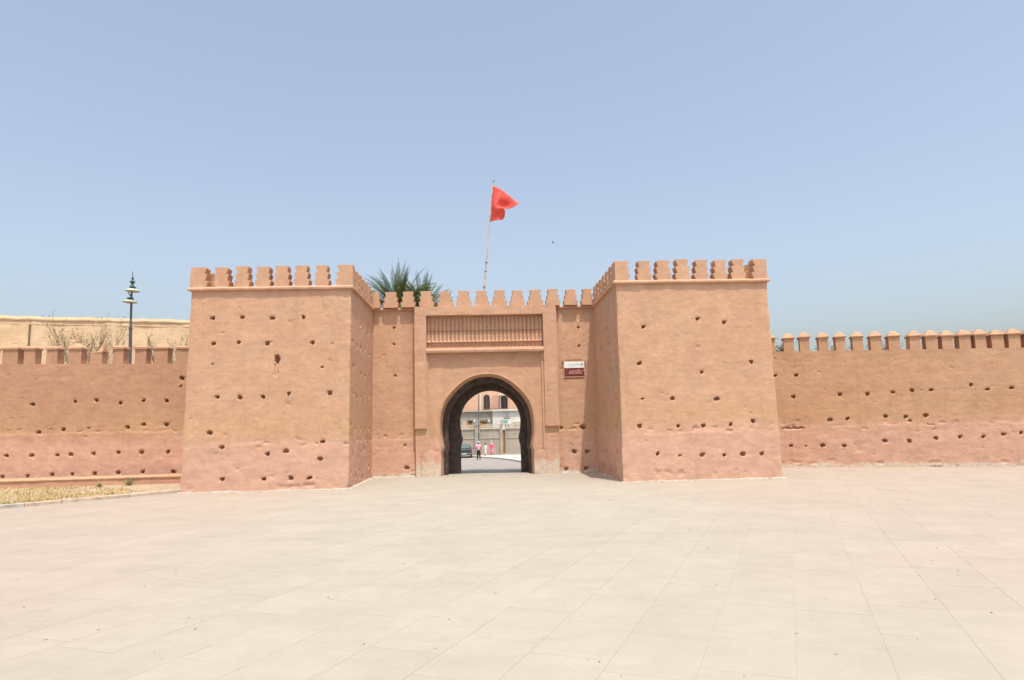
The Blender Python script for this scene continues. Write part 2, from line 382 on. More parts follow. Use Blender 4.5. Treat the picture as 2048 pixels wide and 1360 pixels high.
def sweep(name, path, prof, mat, parent, cell=0.25, jit=0.012, seed=3, closed_ends=True):
    """moulding: prof = [(out, z)...] carried along a path with mitred corners"""
    P, N, sg = path_frame(path); st = []
    for i in range(len(P)-1):
        L = (P[i+1]-P[i]).length; n = max(1, int(L/cell))
        for q in range(n+(1 if i == len(P)-2 else 0)):
            nb = N[i] if q == 0 else (N[i+1] if q == n else sg[i]); st.append((P[i].lerp(P[i+1], q/n), nb))
    mb = MB(); k = len(prof); r = random.Random(seed); vs = []
    for p, nb in st:
        dz = r.uniform(-jit, jit); do = r.uniform(-jit, jit)
        for o_, z in prof: vs.append(p+nb*(o_+(do if o_ > 0 else 0))+Vector((0, 0, z+dz)))
    fs = []
    for i in range(len(st)-1):
        for q in range(k): fs.append((i*k+q, i*k+(q+1) % k, (i+1)*k+(q+1) % k, (i+1)*k+q))
    fs.append(tuple(range(k))); fs.append(tuple((len(st)-1)*k+q for q in range(k)))
    mb.add(vs, fs); return mb.build(name, mat, parent)

# ------------------------------------------------------------------ the ground
def ground():
    ys = [-400, -30, 40, 120, 2000]; zs = [-0.003, -0.003, -0.003, -2.0, -2.0]
    mb = MB(); vs = []; 
    for y, z in zip(ys, zs): vs += [(-1500, y, z), (1500, y, z)]
    mb.add(vs, [(2*i, 2*i+1, 2*i+3, 2*i+2) for i in range(len(ys)-1)])
    return props(mb.build('ground', M['paving'], fix=False), kind='structure')
GROUND = ground()

# towers' plan
LT = [(-13.02, 39.6), (-12.98, 31.0), (-5.84, 31.0), (-5.84, 37.45)]
LTt = [(-12.84, 39.6), (-12.80, 31.06), (-5.78, 31.06), (-5.78, 37.45)]
RT = [(6.06, 37.45), (6.06, 30.75), (13.14, 30.75), (13.18, 40.0)]
RTt = [(6.09, 37.45), (6.09, 30.81), (13.03, 30.81), (13.07, 40.0)]

def build_paving():
    ang = math.atan2(0.4053, 0.9142)            # rows run 24 degrees clockwise of straight ahead
    dl = Vector((math.sin(ang), math.cos(ang), 0)); dw = Vector((math.cos(ang), -math.sin(ang), 0))
    W = 0.95; Lg = 1.42; base = Vector((2.835, 6.66, 0))
    r = random.Random(5); cells = []
    def ok(p):
        x, y = p.x, p.y
        if y < 2.5 or y > 36.9 or abs(x) > 34: return False
        if abs(x) > 6+y*0.78: return False
        if y > 29.2 and x < 14.0: return False
        if x > 13 and (x-15.9)*3.8+(y-37.2)*10.4 > -6: return False
        if x < -11 and (y > 30.9 or (x+12.2)*(-4.97)+(y-30.6)*4.2 > -4.5): return False
        return True
    for i in range(-40, 40):
        off = r.uniform(0, Lg)
        for j in range(-40, 40):
            c = base+dw*(W*(i+0.5))+dl*(Lg*j+off)
            if ok(c): cells.append(c)
    cells.sort(key=lambda c: c.y*c.y+c.x*c.x if abs(c.x) < c.y*0.76 else 1e6)
    far = MB(); ft = []
    g = 0.0020
    def geo(c, rr):
        tz = rr.uniform(-0.0006, 0.0006); t1 = rr.uniform(-0.0005, 0.0005)
        h = [(-1, -1), (1, -1), (1, 1), (-1, 1)]; a = (W/2-g); b = (Lg/2-g)
        topv = [dw*(sx*a)+dl*(sy*b)+Vector((0, 0, tz+t1*sx)) for sx, sy in h]
        low = [Vector((v.x, v.y, -0.02)) for v in topv]
        return topv+low, [(0, 1, 2, 3), (0, 4, 5, 1), (1, 5, 6, 2), (2, 6, 7, 3), (3, 7, 4, 0)]
    for n, c in enumerate(cells):
        vs, fs = geo(c, r); tone = r.random()
        if n < 300:
            me = bpy.data.meshes.new('paving_slab'); me.from_pydata([tuple(v) for v in vs], [], fs); me.materials.append(M['paving'])
            at = me.attributes.new('tone', 'FLOAT', 'FACE'); at.data.foreach_set('value', [tone]*5)
            o = bpy.data.objects.new('paving_slab', me); COL.objects.link(o); o.location = c; o.parent = GROUND
        else:
            far.add([v+c for v in vs], fs); ft += [tone]*5
    o = far.build('paving', M['paving'], GROUND, fix=False); o['kind'] = 'stuff'
    at = o.data.attributes.new('tone', 'FLOAT', 'FACE'); at.data.foreach_set('value', ft)
build_paving()

# ------------------------------------------------------------------ merlons
def merlon_poly(w, h, r, st=(0.80, 0.90, 1.0), fl=0.10, left=True, right=True):
    """stepped outline of three tiers, each flaring towards its top edge"""
    hs = [h*0.335, h*0.665, h]
    half = [w/2*st[2], w/2*st[1], w/2*st[0]]
    rp = []; z = 0
    for i in range(3):
        a = half[i]; f = fl*w*r.uniform(0.7, 1.3); zz = hs[i]+r.uniform(-0.012, 0.012)*h
        rp += [(a-f, z), (a-f*0.05, z+(zz-z)*0.80), (a-f*0.22, zz)]; z = zz
    R_ = rp if right else [(w/2, 0), (w/2, z)]
    rp2 = []; z = 0
    for i in range(3):
        a = half[i]; f = fl*w*r.uniform(0.7, 1.3); zz = rp[3*i+2][1]
        rp2 += [(a-f, z), (a-f*0.05, z+(zz-z)*0.80), (a-f*0.22, zz)]; z = zz
    L_ = rp2 if left else [(w/2, 0), (w/2, z)]
    return [(x, zz) for x, zz in R_]+[(-x, zz) for x, zz in reversed(L_)]
def merlon_mesh(mb, o, ux, uy, w, h, dep, r, **kw):
    poly = merlon_poly(w, h, r, **kw); n = len(poly); o = Vector(o); ux = Vector(ux); uy = Vector(uy)
    f = [(a+r.uniform(-0.016, 0.012), b+r.uniform(-0.010, 0.008)) for a, b in poly]
    lean = r.uniform(-0.03, 0.03)
    vs = []
    for t in (0, 0.06, 0.94, 1):
        s_ = 0.975 if t in (0, 1) else 1.0
        for a, b in f: vs.append(o+ux*(a*s_+lean*b)+uy*(dep*t)+Vector((0, 0, b*(0.99 if (t in (0, 1) and b > h*0.5) else 1))))
    fs = [tuple(range(n))[::-1], tuple(3*n+i for i in range(n))]
    for k in range(3): fs += [(k*n+i, k*n+(i+1) % n, (k+1)*n+(i+1) % n, (k+1)*n+i) for i in range(n)]
    mb.add(vs, fs); return mb

# ------------------------------------------------------------------ gate towers
def side_holes(seg, length, r, zs, rev=False):
    out = []
    for z in zs:
        s = r.uniform(0.4, 1.0)
        while s < length-0.5:
            if r.random() < 0.8: out.append((seg, s, z+r.uniform(-0.12, 0.12), r.uniform(0.11, 0.19), r.uniform(0.12, 0.2), 0.3))
            s += r.uniform(0.9, 1.5)
    return out
def hole_list(pts, seg, x0, r, small=(), sz=0.142):
    o = []
    for i, (x, z) in enumerate(pts):
        k = 0.62 if i in small else r.uniform(0.9, 1.2)
        o.append((seg, x-x0, z, sz*k*r.uniform(0.95, 1.2), sz*k*r.uniform(0.85, 1.0), 0.24 if k > 0.7 else 0.17))
    return o

def tower(name, bot, top, holes, mat, seed, label, dado, front_m, side_m, side, merl_d=0.54):
    t = empty(name, (bot[1][0] if side < 0 else bot[1][0], bot[1][1], 0)); props(t, label, 'tower', 'gate towers')
    loc = t.location.copy()
    ch = []
    ch.append(wall_sheet('wall', bot, top, -0.02, 8.80, mat, None, holes, seed=seed, dado=dado, lip=0.018, back_to=8.0))
    # string course under the crenels
    ch.append(sweep('cornice', top, [(-0.2, 8.775), (0.11, 8.785), (0.12, 8.86), (0.07, 8.93), (-0.5, 8.93)], M['render'], None, seed=seed))
    ch.append(sweep('footing', bot, [(-0.08, -0.03), (0.14, -0.03), (0.10, 0.012), (0.0, 0.03), (-0.08, 0.03)], M['footing'], None, cell=0.18, jit=0.02, seed=seed+4))
    x0, x1 = top[1][0]-0, top[2][0]; yb = max(top[0][1], top[3][1]) if False else 37.4
    mb = MB(); xs = sorted([top[1][0], top[2][0]]); mb.box(xs[0]+0.4, xs[1]-0.4, top[1][1]+0.4, 39.4, 8.2, 8.45); ch.append(mb.build('roof', M['render'], None))
    r = random.Random(seed*11)
    zb = 8.925
    yf = top[1][1]-0.01
    for (a, b, kind) in front_m:
        mb = MB(); w = b-a+(0.09 if not kind else 0.03); kw = {}
        if kind == 'L': kw = dict(left=False)
        if kind == 'R': kw = dict(right=False)
        merlon_mesh(mb, ((a+b)/2, yf, zb), (1, 0, 0), (0, 1, 0), w+r.uniform(-0.03, 0.03), 0.94+r.uniform(-0.045, 0.025), merl_d, r, **kw)
        if kind in 'LR' and kind:            # corner merlon: a return leg along the flank
            xo = a if kind == 'L' else b-merl_d
            merlon_mesh(mb, (xo+0.004, yf+merl_d+0.16, zb), (0, 1, 0), (1, 0, 0), 0.34, 0.93, merl_d-0.01, r, left=False)
        ch.append(mb.build('merlon', mat, None))
    for (yc, w, xo) in side_m:
        mb = MB(); merlon_mesh(mb, (xo, yc, zb), (0, 1, 0), (1, 0, 0), w, 0.94+r.uniform(-0.03, 0.02), merl_d, r); ch.append(mb.build('merlon', mat, None))
    for c in ch: c.parent = t; c.matrix_parent_inverse = Matrix.Translation(-loc)
    return t

hr = random.Random(21)
LTh = [(-11.96, 7.54), (-10.68, 7.55), (-9.32, 7.51), (-7.98, 7.54), (-11.88, 6.42), (-10.78, 6.44), (-9.54, 6.37), (-7.52, 6.38), (-11.88, 5.51), (-7.07, 5.29),
       (-11.58, 4.07), (-10.64, 4.03), (-9.64, 4.03), (-8.52, 4.15), (-6.73, 4.15), (-11.85, 2.53), (-11.3, 1.89), (-9.34, 1.58), (-8.56, 1.67), (-6.99, 2.04), (-7.08, 1.3), (-11.22, 0.54), (-9.47, 0.51), (-8.32, 0.51), (-7.52, 0.5)]
lh = hole_list(LTh, 1, -12.98, hr, small=(8, 9))
lh += [(1, -9.07+12.98, 5.70, 0.21, 0.38, 0.35), (1, -9.09+12.98, 5.20, 0.17, 0.60, 0.07)]
lh += [(1, -6.95+12.98, 8.35, 0.36, 0.85, -0.014)]
lh += side_holes(2, 6.4, hr, (0.55, 1.5, 2.0, 2.65, 4.1, 5.3, 6.4, 7.5))
LTm = [(-12.86, -12.10, 'L'), (-11.80, -11.17, ''), (-10.90, -10.27, ''), (-10.0, -9.38, ''), (-9.16, -8.54, ''), (-8.30, -7.66, ''), (-7.40, -6.79, ''), (-6.48, -5.74, 'R')]
def tower_side(y0, y1, n, w, xo): return [(y0+(y1-y0)*(i+0.5)/n, w, xo) for i in range(n)]
LTs = tower_side(32.0, 37.35, 6, 0.70, -5.74-0.54)+tower_side(32.0, 39.5, 8, 0.62, -12.86)
tower('gate_tower', LT, LTt, lh, M['tower'], 3, 'square earthen tower left of the arch, nearer the street lamp', 1.95, LTm, LTs, -1)
RTh = [(7.24, 6.8), (9.77, 7.14), (10.99, 6.96), (7.01, 5.16), (9.82, 4.73), (12.12, 5.14), (8.42, 3.57), (10.43, 3.52), (7.05, 3.59), (6.91, 2.41), (8.61, 2.36), (9.74, 2.34), (10.96, 2.38), (12.01, 2.5), (7.63, 1.17), (8.64, 1.07), (9.62, 1.08), (10.59, 1.05), (11.43, 1.07), (12.28, 1.06)]
rh = hole_list(RTh, 1, 6.06, hr, small=(8, 15))+side_holes(0, 6.6, hr, (0.5, 1.2, 2.3, 3.6, 5.0, 6.4, 7.2))
RTm = [(6.08, 6.78, 'L'), (7.10, 7.75, ''), (7.97, 8.62, ''), (8.87, 9.49, ''), (9.72, 10.33, ''), (10.59, 11.20, ''), (11.42, 12.06, ''), (12.35, 13.06, 'R')]
RTs = tower_side(31.75, 37.35, 6, 0.70, 6.08)+tower_side(31.75, 39.9, 8, 0.70, 12.51)
tower('gate_tower', RT, RTt, rh, M['tower2'], 8, 'square earthen tower right of the arch, beside the brown and white sign', 2.12, RTm, RTs, 1)

# ------------------------------------------------------------------ gateway between the towers
def profile(cx, pairs, n=97):
    """closed arch outline from (half width, z) pairs, left foot over the crown to the right foot"""
    pts = [(cx-w, z) for w, z in pairs]+[(cx+w, z) for w, z in reversed(pairs[:-1])]
    # Catmull-Rom above the impost keeps the curve round
    P = np.array(pts); d = np.r_[0, np.cumsum(np.hypot(*np.diff(P, axis=0).T))]; s = np.linspace(0, d[-1], n)
    return [(float(np.interp(t, d, P[:, 0])), float(np.interp(t, d, P[:, 1]))) for t in s]
def smooth_pairs(pairs, start):
    """densify the pairs from index start on with a Catmull-Rom spline"""
    head = pairs[:start]; q = pairs[start:]; q = [q[0]]+q+[(-q[-2][0], q[-2][1])]
    out = []
    for i in range(1, len(q)-2):
        for t in np.linspace(0, 1, 6, endpoint=False):
            p0, p1, p2, p3 = (np.array(q[i-1+k_]) for k_ in range(4))
            out.append(tuple(0.5*((2*p1)+(-p0+p2)*t+(2*p0-5*p1+4*p2-p3)*t*t+(-p0+3*p1-3*p2+p3)*t**3)))
    return head+out+[pairs[-1]]
A_front = profile(0.22, smooth_pairs([(2.41, -0.05), (2.41, 1.26), (2.32, 1.38), (2.41, 1.85), (2.45, 2.3), (2.44, 2.8), (2.35, 3.38), (2.16, 3.86), (1.87, 4.26), (1.52, 4.62), (1.13, 4.92), (0.62, 5.16), (0, 5.24)], 2))
A_mid = profile(0.27, smooth_pairs([(2.16, -0.05), (2.14, 1.26), (2.07, 1.38), (2.12, 1.9), (2.13, 2.4), (2.09, 2.9), (1.97, 3.45), (1.68, 3.95), (1.22, 4.40), (0.66, 4.74), (0, 4.87)], 2))
A_back = profile(0.42, smooth_pairs([(1.67, -0.05), (1.66, 1.36), (1.55, 1.87), (1.63, 2.2), (1.68, 2.6), (1.68, 2.92), (1.60, 3.3), (1.40, 3.74), (1.07, 4.1), (0.60, 4.39), (0, 4.50)], 2))

def grow(pts, cx, f):
    return [(cx+(x-cx)*(1+f/2.4), z+(f if z > 3.5 else f*max(0, (z-1.4)/2.1))) for x, z in pts]

def gateway():
    g = empty('gateway', (0.22, 37.0, 0)); props(g, 'earthen horseshoe arch gateway with slatted frieze between the two towers', 'gateway')
    ch = []
    YW, YF, YA = 37.4, 37.0, 37.22
    XL0, XL1, XR0, XR1 = -3.55, -2.93, 3.30, 4.03
    gh = hole_list([(-4.67, 7.89), (-4.68, 6.98), (-4.63, 5.3), (-4.12, 1.62), (-4.03, 0.47)], 0, -5.9, hr, small=(0, 1, 2, 3), sz=0.175)
    gh += [(0, 0.75, 2.15, 0.22, 0.10, 0.03)]
    ch.append(wall_sheet('wall', [(-5.9, YW), (XL0+0.05, YW)], [(-5.9, YW), (XL0+0.05, YW)], -0.02, 8.84, M['gate'], None, gh, seed=14, dado=2.0, thick=2.2, lip=0.02))
    gh = hole_list([(5.25, 7.74), (5.27, 6.71), (5.35, 2.34), (4.83, 1.1), (5.5, 1.08), (4.36, 0.2), (5.42, 0.19), (4.15, 2.37)], 0, XR1-0.05, hr, small=(0, 1, 7), sz=0.18)
    gh += [(0, 1.35, 2.40, 0.36, 0.22, 0.10), (0, 1.0, 2.55, 0.30, 0.07, 0.025), (0, 0.85, 2.30, 0.5, 0.08, 0.02)]
    # shallow recess that takes the sign
    gh += [(0, 4.92-XR1+0.05, 5.47, 1.34, 1.02, 0.055)]
    ch.append(wall_sheet('wall', [(XR1-0.05, YW), (6.15, YW)], [(XR1-0.05, YW), (6.15, YW)], -0.02, 8.84, M['gate'], None, gh, seed=15, dado=2.2, thick=2.2, lip=0.02))
    # core above the arch and the top of the gatehouse
    mb = MB(); mb.box(XL0+0.06, XR1-0.06, YF+0.42, 39.6, 5.4, 8.82); ch.append(mb.build('core', M['render'], None))
    ch.append(sweep('cornice', [(-5.82, YW), (XL0, YW)], [(-0.2, 8.79), (0.10, 8.80), (0.11, 8.87), (0.06, 8.94), (-0.5, 8.94)], M['render'], None, seed=5))
    ch.append(sweep('cornice', [(XR1, YW), (6.12, YW)], [(-0.2, 8.79), (0.10, 8.80), (0.11, 8.87), (0.06, 8.94), (-0.5, 8.94)], M['render'], None, seed=6))
    # projecting frame: two jambs and a head
    fr = wall_sheet('frame_jamb', [(XL0, YW+0.05), (XL0, YF), (XL1, YF), (XL1, YF+0.4)], [(XL0, YW+0.05), (XL0, YF), (XL1, YF), (XL1, YF+0.4)], 2.48, 8.46, M['render'], None, (), seed=22, amp=0.012, lip=0, thick=0.04)
    ch.append(fr)
    ch.append(wall_sheet('frame_jamb', [(XR0, YF+0.4), (XR0, YF), (XR1, YF), (XR1, YW+0.05)], [(XR0, YF+0.4), (XR0, YF), (XR1, YF), (XR1, YW+0.05)], 2.48, 8.46, M['render'], None, (), seed=23, amp=0.012, lip=0, thick=0.04))
    mb = MB(); mb.box(XL0+0.02, XL1-0.02, YF+0.02, YW+0.05, 2.47, 2.60); ch.append(mb.build('jamb_foot', M['render'], None))
    mb = MB(); mb.box(XR0+0.02, XR1-0.02, YF+0.02, YW+0.05, 2.47, 2.60); ch.append(mb.build('jamb_foot', M['render'], None))
    ch.append(wall_sheet('frame_head', [(XL0, YW+0.05), (XL0, YF-0.004), (XR1, YF-0.004), (XR1, YW+0.05)], [(XL0, YW+0.05), (XL0, YF-0.004), (XR1, YF-0.004), (XR1, YW+0.05)], 8.46, 8.93, M['render'], None, (), seed=24, amp=0.012, lip=0, thick=0.5))
    mb = MB(); mb.box(XL0+0.03, XR1-0.03, YF+0.03, YF+0.5, 8.455, 8.55); ch.append(mb.build('frame_soffit', M['render'], None))
    # frieze of slender baluster mouldings set back in the frame
    fb = MB().box(XL1-0.05, XR0+0.05, YF+0.37, YF+0.46, 6.6, 8.5).build('frieze_panel', M['render'], None); ch.append(fb)
    n = 29; pit = (XR0-XL1)/n; y0 = YF+0.37
    mesh = None
    mb = MB()
    w = pit*0.33
    # upper shaft, thin collar, lower shaft, knob and small hanging arch foot
    mb.box(-w, w, -0.06, 0, 7.70, 8.40); mb.box(-w*1.15, w*1.15, -0.085, 0, 7.645, 7.695); mb.box(-w, w, -0.06, 0, 7.14, 7.64)
    mb.lathe([(w*1.3, 0), (w*1.6, 0.04), (w*1.3, 0.10), (w*0.5, 0.13)], (0, -0.09, 7.0), 8)
    mb.box(-w*0.8, w*0.8, -0.07, 0, 6.76, 6.985)
    bm_ = mb.mesh('baluster'); bmx = bmesh.new(); bmx.from_mesh(bm_); bmesh.ops.recalc_face_normals(bmx, faces=bmx.faces); bmx.to_mesh(bm_); bmx.free(); bm_.materials.append(M['render'])
    for i in range(n):
        o = bpy.data.objects.new('baluster', bm_); COL.objects.link(o); o.location = (XL1+pit*(i+0.5), y0, 0); ch.append(o)
    mb = MB(); mb.box(XL1-0.02, XR0+0.02, y0-0.10, y0+0.02, 8.42, 8.50); mb.box(XL1-0.02, XR0+0.02, y0-0.115, y0+0.02, 7.66, 7.68); mb.box(XL1-0.02, XR0+0.02, y0-0.17, y0+0.02, 6.70, 6.755); ch.append(mb.build('frieze_rail', M['render'], None))
    ch.append(sweep('sill', [(XL1-0.02, YA+0.1), (XR0+0.02, YA+0.1)], [(-0.1, 6.44), (0.35, 6.45), (0.37, 6.56), (0.33, 6.68), (-0.2, 6.695)], M['render'], None, seed=8, jit=0.008))
    # slim inner fillet right and left of the arch panel
    for xa, xb in ((XL1-0.01, XL1+0.10), (XR0-0.13, XR0+0.01)):
        ch.append(MB().box(xa, xb, YA-0.10, YA+0.2, 1.3, 6.45, j=0.004).build('fillet', M['render'], None))
    # arch panel: relief lofted from the arch outline to the rectangle
    X0, X1, Z0, Z1 = XL1+0.06, XR0-0.08, -0.05, 6.46
    outl = grow(A_front, 0.22, 0.10); N = len(outl); cx, cz = 0.22, 2.4
    rect = []
    for i, (x, z) in enumerate(outl):
        if z < 2.4 and abs(x-cx) > 1: rect.append((X0 if x < cx else X1, z)); continue
        a = math.atan2(z-cz, x-cx); ca, sa = math.cos(a), math.sin(a)
        t = min(((X1-cx)/ca if ca > 1e-6 else 1e9), ((X0-cx)/ca if ca < -1e-6 else 1e9), ((Z1-cz)/sa if sa > 1e-6 else 1e9)); rect.append((cx+ca*t, cz+sa*t))
    # snap nearest samples to the two upper corners
    for cxx in (X0, X1):
        k = min(range(N), key=lambda i: (rect[i][0]-cxx)**2+(rect[i][1]-Z1)**2); rect[k] = (cxx, Z1)
    K = 28; vs = []
    for i in range(N):
        for q in range(K+1):
            t = q/K; x = outl[i][0]*(1-t)+rect[i][0]*t; z = outl[i][1]*(1-t)+rect[i][1]*t
            dd = 0.05*float(fbm(np.array([x*0.6]), np.array([z*0.6]), 51)[0])+0.03*float(fbm(np.array([x*3.5]), np.array([z*5.]), 57)[0])
            vs.append((x, YA-dd*min(1, t*5), z))
    fs = [(i*(K+1)+q, (i+1)*(K+1)+q, (i+1)*(K+1)+q+1, i*(K+1)+q+1) for i in range(N-1) for q in range(K)]
    o = MB().add(vs, fs).build('arch_panel', M['gate'], None, smooth=40); ch.append(o)
    # rounded arch edge and reveals
    def rings(lst, name, mat):
        vs = []; fs = []
        for y, o_ in lst: vs += [(x, y, z) for x, z in o_]
        n_ = len(lst[0][1])
        for k in range(len(lst)-1): fs += [(k*n_+i, k*n_+i+1, (k+1)*n_+i+1, (k+1)*n_+i) for i in range(n_-1)]
        return MB().add(vs, fs).build(name, mat, None, smooth=35)
    ch.append(rings([(YA, grow(A_front, 0.22, 0.10)), (YA-0.025, grow(A_front, 0.22, 0.075)), (YA+0.01, grow(A_front, 0.22, 0.03)), (YA+0.16, grow(A_front, 0.22, 0.0)), (YA+0.62, grow(A_front, 0.22, -0.07))], 'arch_reveal', M['render']))
    ch.append(rings([(YA+0.615, grow(A_front, 0.22, -0.06)), (YA+0.62, A_mid), (YA+1.55, A_mid)], 'inner_arch', M['passage_lining']))
    ch.append(rings([(YA+1.55, A_mid), (YA+1.551, A_back), (39.72, A_back)], 'rear_arch', M['passage_lining']))
    # back wall of the gatehouse with the rear arch opening
    outl = A_back; rect = []
    X0, X1, Z1 = -5.85, 6.1, 8.8; cx, cz = 0.42, 2.4
    for i, (x, z) in enumerate(outl):
        if z < 2.4 and abs(x-cx) > 1: rect.append((X0 if x < cx else X1, z)); continue
        a = math.atan2(z-cz, x-cx); ca, sa = math.cos(a), math.sin(a)
        t = min(((X1-cx)/ca if ca > 1e-6 else 1e9), ((X0-cx)/ca if ca < -1e-6 else 1e9), ((Z1-cz)/sa if sa > 1e-6 else 1e9)); rect.append((cx+ca*t, cz+sa*t))
    for cxx in (X0, X1):
        k = min(range(N), key=lambda i: (rect[i][0]-cxx)**2+(rect[i][1]-Z1)**2); rect[k] = (cxx, Z1)
    vs = [(x, 39.72, z) for x, z in outl]+[(x, 39.72, z) for x, z in rect]
    ch.append(MB().add(vs, [(i, i+1, N+i+1, N+i) for i in range(N-1)]).build('rear_wall', M['gate'], None))
    for xa, xb in ((-5.9, -2.2), (2.7, 6.15)): ch.append(MB().box(xa, xb, 37.9, 39.71, -0.02, 8.8).build('flank_core', M['gate'], None))
    # piers below the frame: recessed strip and the salted plinth blocks beside the opening
    for xa, xb in ((XL0+0.02, XL1+0.08), (XR0-0.1, XR1-0.03)):
        pth = [(xa, YW+0.05), (xa, YF+0.12), (xb, YF+0.12), (xb, YW)]
        ch.append(wall_sheet('pier', pth, pth, -0.02, 2.50, M['pier'], None, (), seed=33, amp=0.03, lip=0, thick=0.05))
    for xa, xb, zt in ((-3.18, -2.21, 1.30), (2.66, 3.26, 1.27)):
        pth = [(xa, YW), (xa, YF+0.04), (xb, YF+0.04), (xb, YW+0.3)]
        ch.append(wall_sheet('plinth_block', pth, pth, -0.02, zt, M['pier'], None, (), seed=36, amp=0.03, lip=0, thick=0.35, cell=0.06))
    # merlons
    r = random.Random(99)
    spans = [(-5.80, -5.40), (-5.16, -4.46), (-4.22, -3.56), (-3.26, -2.56), (-2.26, -1.56), (-1.28, -0.57), (-0.28, 0.40), (0.66, 1.33), (1.62, 2.30), (2.58, 3.27), (3.57, 4.22), (4.53, 5.19), (5.47, 6.06)]
    for a, b in spans:
        mb = MB(); merlon_mesh(mb, ((a+b)/2, YF+0.12, 8.93), (1, 0, 0), (0, 1, 0), (b-a)*1.2, 0.87+r.uniform(-0.03, 0.03), 0.46, r, st=(0.70, 0.84, 1.0), fl=0.05); ch.append(mb.build('merlon', M['tower'], None))
    ch.append(sweep('footing', [(-5.8, YW), (-3.58, YW)], [(-0.05, -0.03), (0.16, -0.03), (0.12, 0.03), (-0.05, 0.05)], M['footing'], None, seed=41))
    ch.append(sweep('footing', [(4.05, YW), (6.05, YW)], [(-0.05, -0.03), (0.14, -0.03), (0.10, 0.03), (-0.05, 0.05)], M['footing'], None, seed=42))
    for c in ch: c.parent = g; c.matrix_parent_inverse = Matrix.Translation(-g.location)
    return g
gateway()

# ------------------------------------------------------------------ curtain walls
def lerp2(a, b, t): return (a[0]+(b[0]-a[0])*t, a[1]+(b[1]-a[1])*t)
def left_wall():
    t = empty('rampart_wall', (-20, 37.5, 0)); props(t, 'crenellated earthen wall left of the gate with flat-capped merlons, behind dry grass', 'wall', 'rampart walls flanking the gate'); ch = []
    pts = [(-23.35, 4.19), (-21.23, 4.28), (-20.15, 4.34), (-18.91, 4.17), (-17.72, 4.27), (-16.55, 4.22), (-15.78, 5.4), (-15.82, 5.0), (-22.97, 2.75), (-21.74, 2.87), (-20.45, 2.91), (-18.48, 2.89), (-17.65, 3.02), (-16.5, 3.01), (-24.51, 1.58), (-23.25, 1.56), (-21.97, 1.55), (-21.29, 1.56), (-20.12, 1.6), (-18.9, 1.6), (-17.7, 1.59), (-16.35, 1.58), (-24.64, 0.51), (-23.41, 0.52), (-22.18, 0.55), (-21.15, 0.55), (-20.04, 0.57), (-18.86, 0.58), (-17.61, 0.59), (-16.08, 0.56)]
    h = hole_list(pts, 0, -33, hr, small=(7, 10), sz=0.165)
    for z in (0.55, 1.6, 2.8, 4.2):
        for x in (-32, -30.8, -29.5, -28.3, -27, -25.8): h.append((0, x+33+hr.uniform(-.2, .2), z+hr.uniform(-.1, .1), 0.18, 0.165, 0.25))
    p = [(-33, 37.5), (-12.9, 37.5)]
    ch.append(wall_sheet('wall', p, p, -0.02, 6.42, M['curtain'], None, h, seed=61, dado=2.72, amp=0.03, z1b=6.14, thick=0.75))
    r = random.Random(4)
    xs = [(-25.08, -24.28, 'p'), (-23.95, -23.40, 'f'), (-22.82, -22.25, 'f'), (-21.69, -21.03, 'p'), (-20.57, -19.97, 'b'), (-19.43, -18.85, 'f'), (-18.28, -17.68, 'f'), (-17.25, -16.58, 'p'), (-16.13, -15.45, 'f'), (-15.05, -14.45, 'p')]
    xs = [(-25.08-1.13*k, -24.44-1.13*k, 'pf'[k % 2]) for k in range(6, 0, -1)]+xs
    for a, b, kd in xs:
        zb = 6.42+(6.14-6.42)*((a+33)/20.1)-0.02; mb = MB(); hh = 0.80 if kd != 'b' else 0.62
        j = 0.015
        mb.box(a, b, 37.53, 38.10, zb, zb+hh, j=j)
        e = 0.05; c0 = zb+hh-0.01
        if kd == 'p': capz = [(e, 0), (e, 0.09), (-(b-a)*0.36, 0.34)]
        elif kd == 'f': capz = [(e, 0), (e, 0.10), (-(b-a)*0.16, 0.19)]
        else: capz = [(0.01, 0), (0.0, 0.06), (-(b-a)*0.2, 0.10)]
        vs = []
        for o_, z in capz:
            for sx, sy in ((0, 0), (1, 0), (1, 1), (0, 1)):
                vs.append(((a-o_) if sx == 0 else (b+o_), (37.53-o_) if sy == 0 else (38.10+o_), c0+z+r.uniform(-.012, .012)))
        fs = [(3, 2, 1, 0)]+[(k*4+i, k*4+(i+1) % 4, k*4+4+(i+1) % 4, k*4+4+i) for k in range(2) for i in range(4)]+[(8, 9, 10, 11)]
        mo = mb.build('merlon', M['curtain'], None); ch.append(mo)
        co = MB().add(vs, fs).build('cap', M['cap'] if kd == 'p' else M['curtain'], mo)
        if kd == 'b':     # broken crest left standing on one end
            MB().add([(b-0.26, 37.54, c0+0.05), (b+0.03, 37.54, c0+0.05), (b+0.03, 38.05, c0+0.05), (b-0.26, 38.05, c0+0.05), (b-0.06, 37.7, c0+0.48), (b-0.02, 37.9, c0+0.46)], [(3, 2, 1, 0), (0, 1, 4), (1, 2, 5, 4), (2, 3, 5), (3, 0, 4, 5)]).build('broken_crest', M['cap'], mo)
    for c in ch: c.parent = t; c.matrix_parent_inverse = Matrix.Translation(-t.location)
left_wall()

